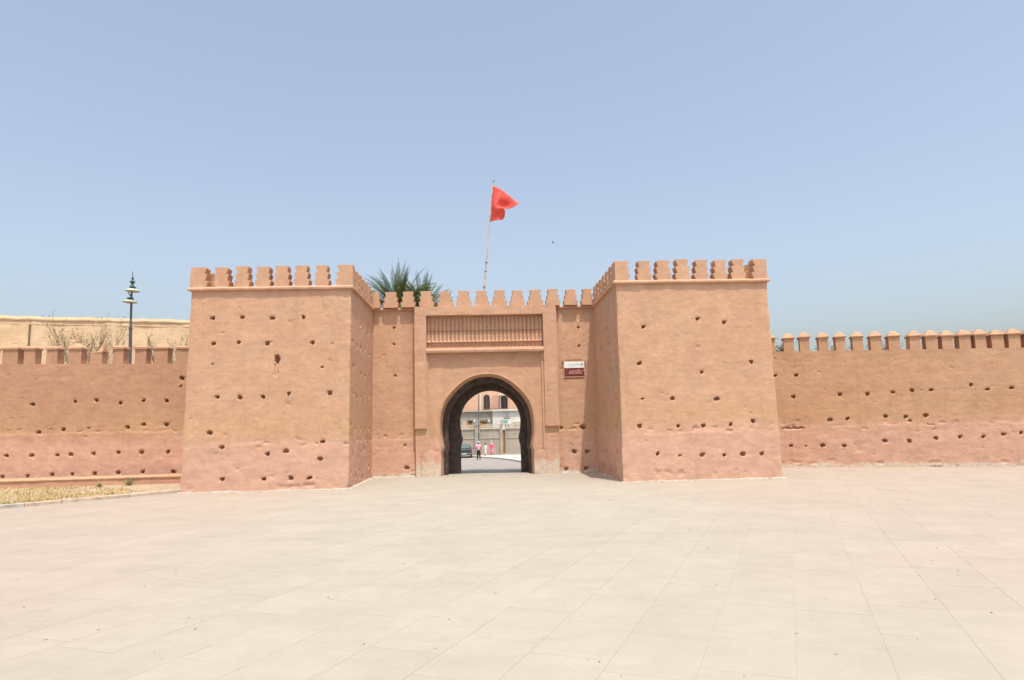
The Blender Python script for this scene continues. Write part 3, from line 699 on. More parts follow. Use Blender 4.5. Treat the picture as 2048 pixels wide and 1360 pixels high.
def right_wall():
    P0 = Vector((15.9, 37.4, 0)); D = Vector((10.4, -3.8, 0)).normalized(); Nn = Vector((D.y, -D.x, 0))
    t = empty('rampart_wall', (20, 36, 0)); props(t, 'crenellated earthen wall right of the gate with domed pyramid merlon caps', 'wall', 'rampart walls flanking the gate'); ch = []
    pts = [(0.0, 4.91), (1.08, 4.88), (0.88, 3.74), (3.15, 3.78), (4.48, 3.77), (5.66, 3.81), (6.56, 3.87), (7.43, 3.87), (9.21, 4.06), (9.92, 3.8), (10.93, 3.83), (2.6, 2.46), (3.43, 2.51), (5.23, 2.56), (6.15, 2.54), (7.08, 2.58), (6.37, 2.32), (0.57, 1.13), (1.3, 1.1), (2.14, 1.13), (3.18, 1.1), (5.11, 1.31), (6.24, 1.31), (7.44, 1.42), (8.52, 1.49), (9.54, 1.48), (10.4, 1.58), (11.13, 1.63)]
    S0 = -3.1
    h = hole_list(pts, 0, S0, hr, small=(16, 18), sz=0.15)
    h += [(0, 0.75-S0, 2.08, 1.15, 0.09, 0.12), (0, 0.75-S0, 2.02, 0.7, 0.07, 0.06)]
    for s in np.arange(12.4, 20, 1.15):
        for z in (1.6, 2.6, 3.9): h.append((0, s-S0+hr.uniform(-.2, .2), z+hr.uniform(-.1, .1), 0.165, 0.16, 0.25))
    a = P0+D*S0; b = P0+D*20; p = [(a.x, a.y), (b.x, b.y)]
    zt = lambda s: 6.22-0.0352*s
    ch.append(wall_sheet('wall', p, p, -0.02, zt(S0), M['curtain_salt'], None, h, seed=71, dado=2.12, amp=0.03, z1b=zt(20), thick=1.0))
    r = random.Random(14)
    left = [-1.2, -0.36, 0.55, 1.36, 2.30, 3.14, 3.97, 4.83, 5.68, 6.65, 7.39, 8.13, 8.88, 9.59, 10.31, 11.04]; s = 11.77
    while s < 19.5: left.append(s); s += 0.74
    for i, s in enumerate(left):
        w = 0.50+r.uniform(-0.03, 0.03); dep = 0.84; zb = zt(s)-0.02; hh = (0.72 if s < 6.4 else 0.68)+r.uniform(-.02, .02)
        def pt(x, y, z): return P0+D*(s+x)-Nn*y+Vector((0, 0, zb+z))
        mb = MB(); vs = [pt(x+r.uniform(-.012, .012), y, z) for z in (0, hh) for x, y in ((0, 0.02), (w, 0.02), (w, dep), (0, dep))]
        mb.add(vs, [(3, 2, 1, 0), (4, 5, 6, 7), (0, 1, 5, 4), (1, 2, 6, 5), (2, 3, 7, 6), (3, 0, 4, 7)])
        mo = mb.build('merlon', M['curtain_salt'], None); ch.append(mo)
        cp = []; q_ = r.uniform(-0.02, 0.02); lv = [(0.055, -0.01), (0.065, 0.045+q_*0.5), (0.02, 0.10+q_), (-0.10, 0.25+q_), (-0.17, 0.31+q_)]
        for e, z in lv:
            e2 = e if e > 0 else e
            for x, y in ((-e2, -e2+0.02), (w+e2, -e2+0.02), (w+e2, dep+e2), (-e2, dep+e2)): cp.append(pt(x+r.uniform(-.01, .01), y, hh+z+r.uniform(-.008, .008)))
        fs = [(3, 2, 1, 0)]+[(k*4+i_, k*4+(i_+1) % 4, k*4+4+(i_+1) % 4, k*4+4+i_) for k in range(4) for i_ in range(4)]+[(16, 17, 18, 19)]
        MB().add(cp, fs).build('cap', M['cap'], mo)
    for c in ch: c.parent = t; c.matrix_parent_inverse = Matrix.Translation(-t.location)
right_wall()

# ------------------------------------------------------------------ sign on the gate wall
def text_mesh(body, size, name, mat, parent, loc, ext=0.002, align='LEFT', xs=1.0):
    cu = bpy.data.curves.new(name, 'FONT'); cu.body = body; cu.size = size; cu.extrude = ext; cu.align_x = align
    ob = bpy.data.objects.new(name, cu); COL.objects.link(ob); bpy.context.view_layer.update()
    me = bpy.data.meshes.new_from_object(ob.evaluated_get(bpy.context.evaluated_depsgraph_get())); COL.objects.unlink(ob); bpy.data.objects.remove(ob)
    me.materials.clear(); me.materials.append(mat)
    me.transform(Matrix.Rotation(R(90), 4, 'X') @ Matrix.Diagonal((xs, 1, 1, 1)))
    o = bpy.data.objects.new(name, me); COL.objects.link(o); o.parent = parent; o.location = loc; bpy.context.view_layer.update(); return o
def sign():
    s = empty('wall_sign', (4.96, 37.39, 5.12)); props(s, 'white and brown heritage name board fixed on the wall right of the arch', 'sign')
    MB().box(-0.54, 0.52, -0.035, 0.03, 0.0, 0.415).build('brown_board', M['brown_board'], s)
    MB().box(-0.545, 0.525, -0.045, 0.03, 0.418, 0.755).build('white_board', M['white_board'], s)
    fr = MB()
    for a in ((-0.60, -0.55, 0.0, 0.80), (0.53, 0.58, 0.0, 0.80)): fr.box(a[0], a[1], -0.03, 0.05, a[2]-0.04, a[3])
    fr.box(-0.60, 0.58, -0.03, 0.05, 0.76, 0.81); fr.box(-0.60, 0.58, -0.03, 0.05, -0.09, -0.042); fr.build('frame', M['render'], s)
    x = -0.30
    for wd in ('BAB', 'EL', 'KHEMIS'):
        o = text_mesh(wd, 0.105, 'lettering', M['sign_ink'], s, (x, -0.038, 0.11), xs=0.98); x += o.dimensions.x+0.035
    x = -0.29
    for wd in ('\uFEB2\uFEF4\uFEE4\uFEA8\uFEDF\uFE8D', '\uFE8F\uFE8E\uFE91'):
        o = text_mesh(wd, 0.15, 'lettering', M['sign_ink'], s, (x, -0.038, 0.235), xs=1.15); x += o.dimensions.x+0.05
    g = MB(); g.box(-0.36, 0.10, -0.048, -0.04, 0.585, 0.605); g.box(-0.36, 0.05, -0.048, -0.04, 0.50, 0.51); g.build('print_line', M['sign_grey'], s)
    MB().box(0.11, 0.33, -0.048, -0.04, 0.58, 0.61).build('print_line', M['sign_green'], s)
    e = MB(); e.prism([(-0.05, 0.0), (0.05, 0.0), (0.05, 0.10), (0.03, 0.13), (0.0, 0.17), (-0.03, 0.13), (-0.05, 0.10)], (0.41, -0.048, 0.52), (1, 0, 0), (0, 0, 1), (0, 1, 0), 0.006); e.build('emblem', M['sign_grey'], s)
sign()

# ------------------------------------------------------------------ flag
def flag():
    f = empty('flagpole', (0.07, 38.3, 8.8)); props(f, 'thin leaning flagpole with a red flag above the arch', 'flagpole')
    def px(z): return 0.18+(z-9.96)*0.0992-0.07
    rr = random.Random(2); pts = []; zs = np.linspace(8.8, 16.2, 14)
    for z in zs: pts.append((px(z)+rr.uniform(-0.012, 0.012), 0, z-8.8))
    MB().tube(pts, [0.055-0.022*i/13 for i in range(14)], 8).build('pole', M['pole'], f, smooth=40)
    for z in (11.6, 11.1, 10.2): MB().box(px(z)-0.06, px(z)+0.06, -0.06, 0.06, z-8.83, z-8.77).build('clamp', M['lamp_post'], f)
    MB().tube([(px(16.15)-0.02, 0, 7.38), (px(16.3)+0.03, 0, 7.50), (px(16.3)+0.10, 0, 7.56)], 0.025, 6).build('finial', M['lamp_post'], f)
    # cloth: hoist on the pole, fly drawn out to a point, lower half hanging limp
    S = lambda v: (px(16.02)+0.03+(px(13.92)-px(16.02))*v, 16.02-2.10*v)
    ends = [(0, 2.27, 15.16), (0.12, 2.16, 15.05), (0.3, 1.80, 14.82), (0.48, 1.42, 14.62), (0.56, 1.26, 14.56), (0.64, 1.30, 14.52), (0.76, 1.37, 14.36), (0.9, 1.33, 14.08), (1, 1.22, 13.93)]
    ev = np.array(ends); nu, nv = 30, 30; vs = []
    for j in range(nv+1):
        v = j/nv; sx, sz = S(v); ex = np.interp(v, ev[:, 0], ev[:, 1])-0.0; ez = np.interp(v, ev[:, 0], ev[:, 2])
        for i in range(nu+1):
            u = i/nu; x = sx+(ex-sx)*u; z = sz+(ez-sz)*u
            top = max(0, 1-v/0.55)
            # fold: cloth swings away behind the pole, then comes back towards the square
            wt = min(1, max(0, (0.68-v)/0.28)); wt = wt*wt*(3-2*wt)
            fold = -0.42*math.sin(min(1, u/0.36)*math.pi/2)*(0.30+0.70*min(1, v*2.2))+wt*0.75*max(0, u-0.32)+(1-wt)*0.05*u
            fold += wt*0.40*max(0, u-0.28)*(z-14.6)-(1-wt)*0.35*u*(z-13.9)-0.10*(1-u)*(z-15.0)*min(1, u/0.2)
            y = fold+0.07*math.sin(u*9+v*5)*u+0.05*math.sin(v*14+u*3)*u
            z += 0.05*math.sin(u*math.pi)*(1-v)*0-0.10*math.sin(u*math.pi)*top*0.25
            vs.append((x, y, z-8.8))
    fs = [(j*(nu+1)+i, j*(nu+1)+i+1, (j+1)*(nu+1)+i+1, (j+1)*(nu+1)+i) for j in range(nv) for i in range(nu)]
    o = MB().add(vs, fs).build('flag', M['flag'], f, smooth=60, fix=False)
    md = o.modifiers.new('thickness', 'SOLIDIFY'); md.thickness = 0.006
flag()

def bird():
    b = MB(); b.lathe([(0.002, -0.16), (0.035, -0.10), (0.05, 0.0), (0.035, 0.10), (0.002, 0.16)], (0, 0, 0), 8)
    b.v = [(x, z, y*0.9) for x, y, z in b.v]
    b.add([(0, 0.06, 0.02), (0, -0.06, 0.02), (-0.18, -0.02, 0.14), (-0.34, -0.06, 0.10), (-0.18, 0.05, 0.15)], [(0, 4, 2, 1), (4, 3, 2)])
    b.add([(0, 0.06, 0.02), (0, -0.06, 0.02), (0.18, -0.02, 0.12), (0.34, -0.06, 0.06), (0.18, 0.05, 0.13)], [(0, 1, 2, 4), (4, 2, 3)])
    o = b.build('bird', M['bird'], None); o.location = (6.44, 60, 18.4); o.rotation_euler = (0.2, 0.4, 0.6)
    props(o, 'small dark bird flying in the sky right of the flag', 'bird')
bird()

# ------------------------------------------------------------------ left verge: kerb, dry grass, masonry bench
def verge():
    A = Vector((-26.5, 15.5, 0)); B = Vector((-13.05, 31.35, 0)); d = (B-A).normalized(); n = Vector((-d.y, d.x, 0)); L = (B-A).length
    bed = MB(); bed.add([(-40, 12, 0.105), (A.x, A.y, 0.105)]+[tuple(A+d*(L*t)+n*0.1+Vector((0, 0, 0.105))) for t in (0, 1)]+[(-13.0, 35.6, 0.105), (-13.0, 37.45, 0.105), (-40, 37.45, 0.105)], [(1, 3, 4, 5, 6, 0)][:1])
    o = bed.build('verge', M['soil'], None, fix=False); props(o, kind='structure')
    k = empty('kerb', tuple(A)); props(k, 'stone kerb edging the dry grass verge in front of the left wall', 'kerb')
    s = 0; i = 0; rr = random.Random(6)
    while s < L-0.1:
        ln = min(1.25+rr.uniform(-0.05, 0.05), L-s); a = d*(s+0.008); b = d*(s+ln-0.008)
        h = 0.135+rr.uniform(-0.006, 0.006); vs = []
        for p in (a, b):
            for o_, z in ((-0.01, -0.02), (0.0, h-0.02), (0.02, h), (0.26, h), (0.26, -0.02)): vs.append(p+n*(o_+rr.uniform(-.006, .006))+Vector((0, 0, z)))
        MB().add(vs, [(0, 1, 2, 3, 4), (9, 8, 7, 6, 5)]+[(q, 5+q, 5+(q+1) % 5, (q+1) % 5) for q in range(5)]).build('kerb_stone', M['kerb_grey'] if i in (9, 6, 11, 10) else M['kerb'], k)
        s += ln; i += 1
    # bench
    p0 = Vector((-36, 33.85, 0)); p1 = Vector((-13.1, 35.6, 0)); bl = empty('masonry_bench', (-20, 35.5, 0)); props(bl, 'long low masonry bench along the foot of the left wall', 'bench')
    pts = [(p0.x, p0.y), (p1.x, p1.y)]
    w = wall_sheet('seat_wall', pts, pts, 0.0, 0.42, M['bench'], None, (), seed=81, amp=0.02, lip=0, cell=0.09, thick=1.6)
    w.parent = bl; w.matrix_parent_inverse = Matrix.Translation(-bl.location)
    c = sweep('coping', pts, [(-1.7, 0.40), (0.03, 0.40), (0.035, 0.45), (0.0, 0.475), (-1.7, 0.475)], M['cap'], None, seed=12, jit=0.008); c.parent = bl; c.matrix_parent_inverse = Matrix.Translation(-bl.location)
    # dry grass
    gb = MB(); rr = random.Random(17)
    for q in range(52000):
        t = rr.random()**0.75; y = rr.uniform(0, 1); base = A+d*(L*(0.10+0.86*(1-t)*1.0))
        # distance from kerb to bench measured along n
        off = 0.42+(y**1.35)*9.0
        p = base+n*off
        yb = 33.85+(p.x+36)*(35.6-33.85)/22.9-0.15
        if p.y > yb or p.x > -14.6: continue
        cl = mnoise.noise(Vector((p.x*0.9, p.y*0.9, 3)))
        if cl < -0.12 and rr.random() < 0.7: continue
        h = rr.uniform(0.03, 0.12)*(1.0+0.8*max(0, cl)); a = rr.uniform(0, 6.28); w_ = 0.006+0.01*rr.random()
        lx, ly = math.cos(a)*h*0.7, math.sin(a)*h*0.7; b0 = Vector((p.x, p.y, 0.10))
        gb.add([b0+Vector((-w_*math.sin(a), w_*math.cos(a), 0)), b0+Vector((w_*math.sin(a), -w_*math.cos(a), 0)), b0+Vector((lx, ly, h))], [(0, 1, 2)])
    o = gb.build('dry_grass', M['grass'], None, fix=False); props(o, 'short dry yellow grass on the verge', 'grass', kind='stuff')
    # two weeds at the bench
    for (x, y, s_, lab) in ((-17.0, 34.9, 0.55, 'small grey-green weed against the masonry bench'), (-18.1, 34.3, 0.34, 'tiny dry weed left of the larger weed by the bench')):
        wd = MB(); rr = random.Random(int(x*10))
        for q in range(90):
            a = rr.uniform(0, 6.28); el = rr.uniform(0.2, 1.4); ln = s_*rr.uniform(0.4, 1); tip = Vector((math.cos(a)*math.cos(el), math.sin(a)*math.cos(el), math.sin(el)))*ln
            sd = Vector((-math.sin(a), math.cos(a), 0))*0.018; m_ = tip*0.6
            wd.add([(0, 0, 0), m_+sd, tip, m_-sd], [(0, 1, 2, 3)])
        o = wd.build('weed', M['weed'], None, fix=False); o.location = (x, y, 0.1); props(o, lab, 'weed')
verge()

# litter and small stones on the paving
def litter():
    mb = MB(); rr = random.Random(31)
    for q in range(140):
        y = 7+26*rr.random()**1.3; x = rr.uniform(-0.72, 0.75)*y
        if x < -10 and y > 20: continue
        s = rr.uniform(0.008, 0.024); a = rr.uniform(0, 3.14); c, sn = math.cos(a), math.sin(a); e = rr.uniform(0.4, 1)
        vs = [(x+c*s*1.4, y+sn*s*1.4, 0.002), (x-sn*s*e, y+c*s*e, 0.002), (x-c*s*1.4, y-sn*s*1.4, 0.002), (x+sn*s*e, y-c*s*e, 0.002), (x+rr.uniform(-.3, .3)*s, y, 0.002+s*0.6)]
        mb.add(vs, [(0, 1, 4), (1, 2, 4), (2, 3, 4), (3, 0, 4)])
    def rub(x0, y0, x1, y1, n, sp):
        for q in range(n):
            t = rr.random(); x = x0+(x1-x0)*t+rr.uniform(-.1, .1); y = y0+(y1-y0)*t-abs(rr.gauss(0, sp)); s = rr.uniform(0.012, 0.04); a = rr.uniform(0, 3.14); c, sn = math.cos(a), math.sin(a); e = rr.uniform(0.4, 1)
            mb.add([(x+c*s*1.3, y+sn*s*1.3, 0.001), (x-sn*s*e, y+c*s*e, 0.001), (x-c*s*1.3, y-sn*s*1.3, 0.001), (x+sn*s*e, y-c*s*e, 0.001), (x+rr.uniform(-.3, .3)*s, y, 0.001+s*0.7)], [(0, 1, 4), (1, 2, 4), (2, 3, 4), (3, 0, 4)])
    rub(-12.9, 30.85, -5.9, 30.85, 60, 0.18); rub(6.1, 30.6, 13.1, 30.6, 60, 0.18); rub(14, 38.0, 26.3, 33.5, 130, 0.3); rub(-5.7, 37.2, 6, 37.2, 60, 0.3)
    o = mb.build('pebbles', plain('pebble_brown', (0.26, 0.19, 0.13), 0.9, 0.3, 5), None); props(o, 'scattered pebbles and leaf litter on the pale paving', 'pebbles', kind='stuff')
litter()

# ------------------------------------------------------------------ street beyond the gate
SZ = lambda y: -0.024*(y-38.0) if y > 38 else 0.0
def gz(y): return -0.003-(y-40)*(1.997/80) if y > 40 else -0.003
def street():
    ys = list(np.linspace(39.0, 84, 16)); mb = MB(); vs = []
    for y in ys: vs += [(-9, y, gz(y)+0.006), (9, y, gz(y)+0.006)]
    mb.add(vs, [(2*i, 2*i+1, 2*i+3, 2*i+2) for i in range(len(ys)-1)]); props(mb.build('street', M['asphalt'], None, fix=False), kind='structure')
    # pavement with a kerb curving in from the right
    K = [(3.6, 41), (3.5, 48), (2.95, 55.5), (2.4, 61.5), (1.6, 68), (0.5, 74), (-1.3, 80.6), (-4.0, 81.3), (-9, 81.6)]
    vs = []; 
    for x, y in K: z = gz(y); vs += [(x, y, z), (x, y, z+0.14)]
    nK = len(K); fs = [(2*i, 2*i+1, 2*i+3, 2*i+2) for i in range(nK-1)]
    b = len(vs); far = [(14, 41), (14, 48), (14, 55.5), (14, 61.5), (14, 68), (14, 84.2), (-1.3, 84.2), (-4, 84.2), (-9, 84.2)]
    for (x, y) in far: vs.append((x, y, gz(y)+0.14))
    fs += [(2*i+1, b+i, b+i+1, 2*i+3) for i in range(nK-1)]
    props(MB().add(vs, fs).build('pavement', M['walk'], None), kind='structure')
    # garden wall
    w = empty('garden_wall', (1, 84, gz(84)+0.14)); props(w, 'grey garden wall with pale coping across the street behind the arch', 'wall')
    L = w.location
    def pt(mb, name, mat): 
        o = mb.build(name, mat, None); o.parent = w; o.matrix_parent_inverse = Matrix.Translation(-L); return o
    zb = L.z-0.2
    pt(MB().box(-14, 2.0, 84, 84.3, zb, 2.1), 'wall_panel', M['garden_wall']); pt(MB().box(2.75, 16, 84, 84.3, zb, 2.1), 'wall_panel', M['garden_wall'])
    for xa, xb in ((-14, -1.03), (-0.38, 2.0), (2.75, 16)):
        pt(MB().box(xa, xb, 83.94, 84.3, 1.02, 1.08), 'string_course', M['garden_cap'])
        pt(MB().box(xa, xb, 83.90, 84.4, 2.103, 2.28), 'coping', M['garden_cap'])
        mb = MB()
        for zz in (2.36, 2.54): mb.box(xa, xb, 84.05, 84.2, zz, zz+0.1)
        pt(mb, 'balustrade_rail', M['garden_cap'])
        x = xa+0.3
        mb = MB()
        while x < xb: mb.box(x-0.05, x+0.05, 84.06, 84.19, 2.285, 2.54); x += 0.6
        pt(mb, 'balustrade_post', M['garden_cap'])
    pt(MB().box(-1.0, -0.4, 83.78, 84.35, zb, 2.55).box(-1.06, -0.34, 83.72, 84.41, 2.553, 2.66), 'pier', M['garden_wall'])
    pt(MB().box(2.03, 2.32, 83.7, 84.35, zb, 2.58).box(2.62, 2.74, 83.7, 84.35, zb, 2.58).box(2.0, 2.78, 83.66, 84.4, 2.583, 2.70), 'pier', M['garden_wall'])
    pt(MB().box(2.33, 2.61, 84.0, 84.12, zb+0.1, 2.0), 'gate_leaf', M['ochre_door'])
    pt(MB().box(2.3, 2.9, 83.3, 83.95, zb, L.z+0.12), 'step', M['garden_cap'])
    # board on the wall
    bd = empty('notice_board', (2.68, 83.8, 2.72)); props(bd, 'white board with a green patch above the ochre gate behind the arch', 'board')
    MB().box(-0.64, 0.64, -0.03, 0.03, 0.0, 0.50).build('panel', M['metal_white'], bd)
    MB().box(-0.18, 0.26, -0.04, -0.032, 0.06, 0.44).build('green_patch', M['green_sheet'], bd)
    MB().box(-0.62, -0.2, -0.04, -0.032, 0.05, 0.45).build('grey_patch', M['house_grey'], bd)
    # planters on the terrace behind the wall
    for (x, wd_, lab) in ((0.1, 0.9, 'planter of green shrubs with brown soil box behind the garden wall pier'), (-1.55, 0.6, 'smaller planter of faded green shrubs left of the street pole')):
        p = empty('planter', (x, 86.2, 2.2)); props(p, lab, 'planter', 'planters behind the garden wall')
        MB().box(-wd_/2, wd_/2, -0.2, 0.2, 0.0, 0.72).build('box', M['ochre_door'], p)
        lf = MB(); rr = random.Random(int(x*10)+3)
        for q in range(500):
            c = Vector((rr.uniform(-wd_/2, wd_/2), rr.uniform(-.25, .25), 0.70+abs(rr.gauss(0, 0.2)))); a = rr.uniform(0, 6.28)
            e1 = Vector((math.cos(a), math.sin(a), rr.uniform(-.5, .5)))*0.06; e2 = Vector((-math.sin(a), math.cos(a), rr.uniform(-.5, 1)))*0.045
            lf.add([c-e1, c-e2, c+e1, c+e2], [(0, 1, 2, 3)])
        lf.build('shrub', M['weed'], p, fix=False)
    for x, lab in ((-1.03, 'white globe lamp on the left of the garden wall pier'), (0.69, 'white globe lamp right of the green planter')):
        p = empty('globe_lamp', (x, 84.15, 2.6)); props(p, lab, 'lamp', 'globe lamps on the garden wall')
        MB().tube([(0, 0, 0), (0, 0, 0.38)], 0.03, 6).build('stem', M['lamp_post'], p)
        MB().lathe([(0.02, 0), (0.09, 0.04), (0.12, 0.12), (0.09, 0.2), (0.02, 0.24)], (0, 0, 0.36), 10).build('globe', M['metal_white'], p, smooth=60)
    # street pole
    p = empty('street_pole', (-0.5, 80.9, gz(80.9)+0.14)); props(p, 'slim dark green street pole standing behind the person in the pink shirt', 'pole')
    MB().tube([(0, 0, 0), (0, 0, 2.5)], 0.075, 10).build('base_shaft', M['green_pole'], p, smooth=50)
    MB().tube([(0, 0, 2.5), (0.05, 0, 8.6)], [0.05, 0.04], 8).build('shaft', M['lamp_post'], p, smooth=50)
    MB().tube([(0.05, 0, 8.5), (-0.3, -0.2, 8.9), (-1.0, -0.5, 9.0)], 0.03, 6).build('arm', M['lamp_post'], p)
    MB().box(-1.5, -0.9, -0.62, -0.38, 8.94, 9.06).build('lamp_head', M['lamp_post'], p)
street()

def arched_window(mb_hole, x0, x1, z0, z1): pass
def houses():
    zb = gz(92)
    # lower white house
    h = empty('white_house', (1, 92, zb)); props(h, 'low white and grey house with cornice and barred window behind the garden wall', 'house'); L = h.location
    def pt(mb, name, mat, par=None, **k):
        o = mb.build(name, mat, None, **k); o.parent = par or h
        if par is None: o.matrix_parent_inverse = Matrix.Translation(-L)
        return o
    pt(MB().box(-16, 1.25, 92.6, 97, zb-0.3, 4.35), 'wall', M['house_grey'])
    pt(MB().box(1.25, 14, 91.6, 97, zb-0.3, 4.35), 'wall', M['house_white'])
    pt(MB().box(-16.1, 1.2, 92.35, 97.2, 4.353, 4.50), 'cornice', M['garden_cap']); pt(MB().box(1.203, 14.1, 91.35, 97.2, 4.353, 4.56), 'cornice', M['house_white'])
    # pilaster strip and corner
    pt(MB().box(-2.70, -2.25, 92.45, 92.62, zb-0.3, 3.1), 'pilaster', M['salmon'])
    wn_ = pt(MB().box(2.78, 3.50, 91.50, 91.597, 3.62, 4.18), 'window', M['metal_white'])
    MB().box(2.86, 3.42, 91.47, 91.497, 3.68, 4.13).build('pane', M['glass'], wn_).matrix_parent_inverse = Matrix.Identity(4)
    for c in wn_.children: c.matrix_parent_inverse = Matrix.Identity(4)
    mb = MB()
    for k in range(6): x = 2.90+0.095*k; mb.box(x-0.018, x+0.018, 91.43, 91.455, 3.66, 4.15)
    for z in (3.72, 3.9, 4.08): mb.box(2.84, 3.44, 91.436, 91.45, z-0.012, z+0.012)
    mb.build('bars', M['metal_white'], wn_)
    pt(MB().box(2.72, 3.56, 91.42, 91.59, 3.40, 3.60), 'window_box', M['house_grey'])
    pt(MB().box(3.9, 13.9, 91.3, 91.595, 2.55, 2.95), 'ledge', M['garden_cap'])
    # salmon building behind
    zs = gz(102); b = empty('salmon_building', (1, 100, zs)); props(b, 'tall salmon building with arched windows rising behind the white house', 'building'); L2 = b.location
    def p2(mb, name, mat, **k):
        o = mb.build(name, mat, None, **k); o.parent = b; o.matrix_parent_inverse = Matrix.Translation(-L2); return o
    p2(MB().box(-14, 15, 100, 108, zs-0.3, 11.5), 'wall', M['salmon'])
    p2(MB().box(-14.2, 15.2, 99.7, 108.2, 11.503, 11.8), 'cornice', M['house_white'])
    def arch_poly(w, h, flat=False): 
        r_ = w/2
        return [(-r_, 0), (r_, 0)]+([(r_, h), (-r_, h)] if flat else [(r_*math.cos(t), h-r_+r_*math.sin(t)) for t in np.linspace(0, math.pi, 10)])
    for k, xx in enumerate((-7.2, -4.6, 0.59, 3.07, 5.6, 8.2)):
        fl = False; w_, hh = (0.9, 2.0) if xx != 3.07 else (0.92, 1.75)
        f = p2(MB().prism(arch_poly(w_+0.22, hh+0.11), (xx, 99.94, 4.86), (1, 0, 0), (0, 0, 1), (0, 1, 0), 0.06), 'window', M['salmon'])
        MB().prism(arch_poly(w_, hh), (xx, 99.90, 4.90), (1, 0, 0), (0, 0, 1), (0, 1, 0), 0.03).build('pane', M['glass'], f)
        s = MB(); s.box(xx-0.02, xx+0.02, 99.86, 99.89, 4.9, 4.9+hh-0.1)
        for z in (5.4, 5.9): s.box(xx-w_/2, xx+w_/2, 99.865, 99.885, z-0.015, z+0.015)
        s.build('muntin', M['bark'], f)
    p2(MB().prism(arch_poly(1.2, 2.05), (1.87, 99.95, 4.86), (1, 0, 0), (0, 0, 1), (0, 1, 0), 0.05), 'blind_arch', M['salmon_dark'])
    p2(MB().box(2.35, 3.75, 99.2, 99.99, 6.72, 6.80), 'awning', M['metal_white'])
    for xx in (2.52, -0.3): p2(MB().box(xx-0.06, xx+0.06, 99.85, 99.99, 4.6, 7.2), 'pilaster', M['house_white'])
houses()

# ------------------------------------------------------------------ parked car
def car():
    c = empty('parked_car', (-2.10, 77.5, gz(77.5)+0.008)); props(c, 'dark green saloon car parked tail-on at the kerb behind the arch', 'car')
    W = 0.82
    # stations along the length (0 = tail): (y, [(half width, z) from sill to roof])
    st = [(0.0, [(0.70, 0.34), (0.76, 0.50), (0.76, 0.72), (0.70, 0.86), (0.0, 0.88)]),
          (0.10, [(0.76, 0.28), (0.81, 0.48), (0.81, 0.76), (0.74, 0.94), (0.0, 0.96)]),
          (0.60, [(0.80, 0.24), (0.84, 0.48), (0.84, 0.78), (0.75, 0.98), (0.0, 1.00)]),
          (0.66, [(0.80, 0.24), (0.84, 0.48), (0.84, 0.78), (0.74, 0.98), (0.0, 1.01)]),
          (1.20, [(0.80, 0.22), (0.84, 0.48), (0.84, 0.80), (0.58, 1.38), (0.0, 1.41)]),
          (2.30, [(0.80, 0.22), (0.84, 0.48), (0.84, 0.80), (0.57, 1.39), (0.0, 1.42)]),
          (3.00, [(0.80, 0.22), (0.84, 0.48), (0.84, 0.80), (0.74, 0.95), (0.0, 0.99)]),
          (3.95, [(0.78, 0.24), (0.82, 0.45), (0.81, 0.68), (0.70, 0.80), (0.0, 0.84)]),
          (4.12, [(0.66, 0.30), (0.70, 0.45), (0.69, 0.60), (0.60, 0.70), (0.0, 0.72)])]
    vs = []; fs = []; k = 9
    for y, pr in st:
        full = pr+[(-w, z) for w, z in reversed(pr[:-1])]
        vs += [(w, y, z) for w, z in full]
    for i in range(len(st)-1):
        fs += [(i*k+q, i*k+q+1, (i+1)*k+q+1, (i+1)*k+q) for q in range(k-1)]+[(i*k+k-1, i*k, (i+1)*k, (i+1)*k+k-1)]
    fs += [tuple(range(k)), tuple((len(st)-1)*k+q for q in range(k))]
    MB().add(vs, fs).build('body', M['car_paint'], c, smooth=28)
    MB().add([(-0.64, 0.70, 1.035), (0.64, 0.70, 1.035), (0.53, 1.16, 1.365), (-0.53, 1.16, 1.365)], [(0, 1, 2, 3)]).build('rear_window', M['car_glass'], c, fix=False).location = (0, -0.02, 0.02)
    MB().add([(-0.66, 2.95, 1.0), (0.66, 2.95, 1.0), (0.52, 2.36, 1.38), (-0.52, 2.36, 1.38)], [(3, 2, 1, 0)]).build('windscreen', M['car_glass'], c, fix=False).location = (0, 0.02, 0.02)
    for s in (-1, 1):
        MB().add([(s*0.80, 1.0, 0.92), (s*0.80, 2.75, 0.92), (s*0.63, 2.32, 1.32), (s*0.63, 1.26, 1.32)], [(0, 1, 2, 3)]).build('side_window', M['car_glass'], c).location = (s*0.015, 0, 0)
        MB().box(s*0.75-0.14 if s > 0 else -0.80, 0.80 if s > 0 else -0.75+0.14, -0.02, 0.10, 0.64, 0.82, j=0.01).build('tail_light', M['tail'], c)
        MB().box(s*0.93-0.07, s*0.93+0.07, 2.55, 2.68, 0.9, 1.02).build('mirror', M['car_paint'], c)
        for y in (0.75, 3.3):
            t = MB().lathe([(0.20, -0.09), (0.29, -0.09), (0.30, -0.05), (0.30, 0.05), (0.29, 0.09), (0.20, 0.09)], (0, 0, 0), 20)
            t.v = [(z+s*0.74, x+y, yy+0.30) for x, yy, z in t.v]; w = t.build('wheel', M['rubber'], c, smooth=40)
            h = MB().lathe([(0.02, 0), (0.19, 0.0), (0.19, 0.03), (0.02, 0.05)], (0, 0, 0), 14); h.v = [(s*z+s*0.80, x+y, yy+0.30) for x, yy, z in h.v]; h.build('rim', M['rim'], w)
    MB().box(-0.78, 0.78, -0.07, 0.05, 0.36, 0.54, j=0.008).build('bumper', plain('car_bumper_grey', (0.16, 0.18, 0.18), 0.5, 0.1), c)
    MB().box(-0.26, 0.26, -0.085, -0.072, 0.40, 0.51).build('number_plate', M['plate'], c)
    MB().tube([(0.45, -0.02, 0.30), (0.45, 0.3, 0.30)], 0.03, 8).build('exhaust', M['rim'], c)
car()

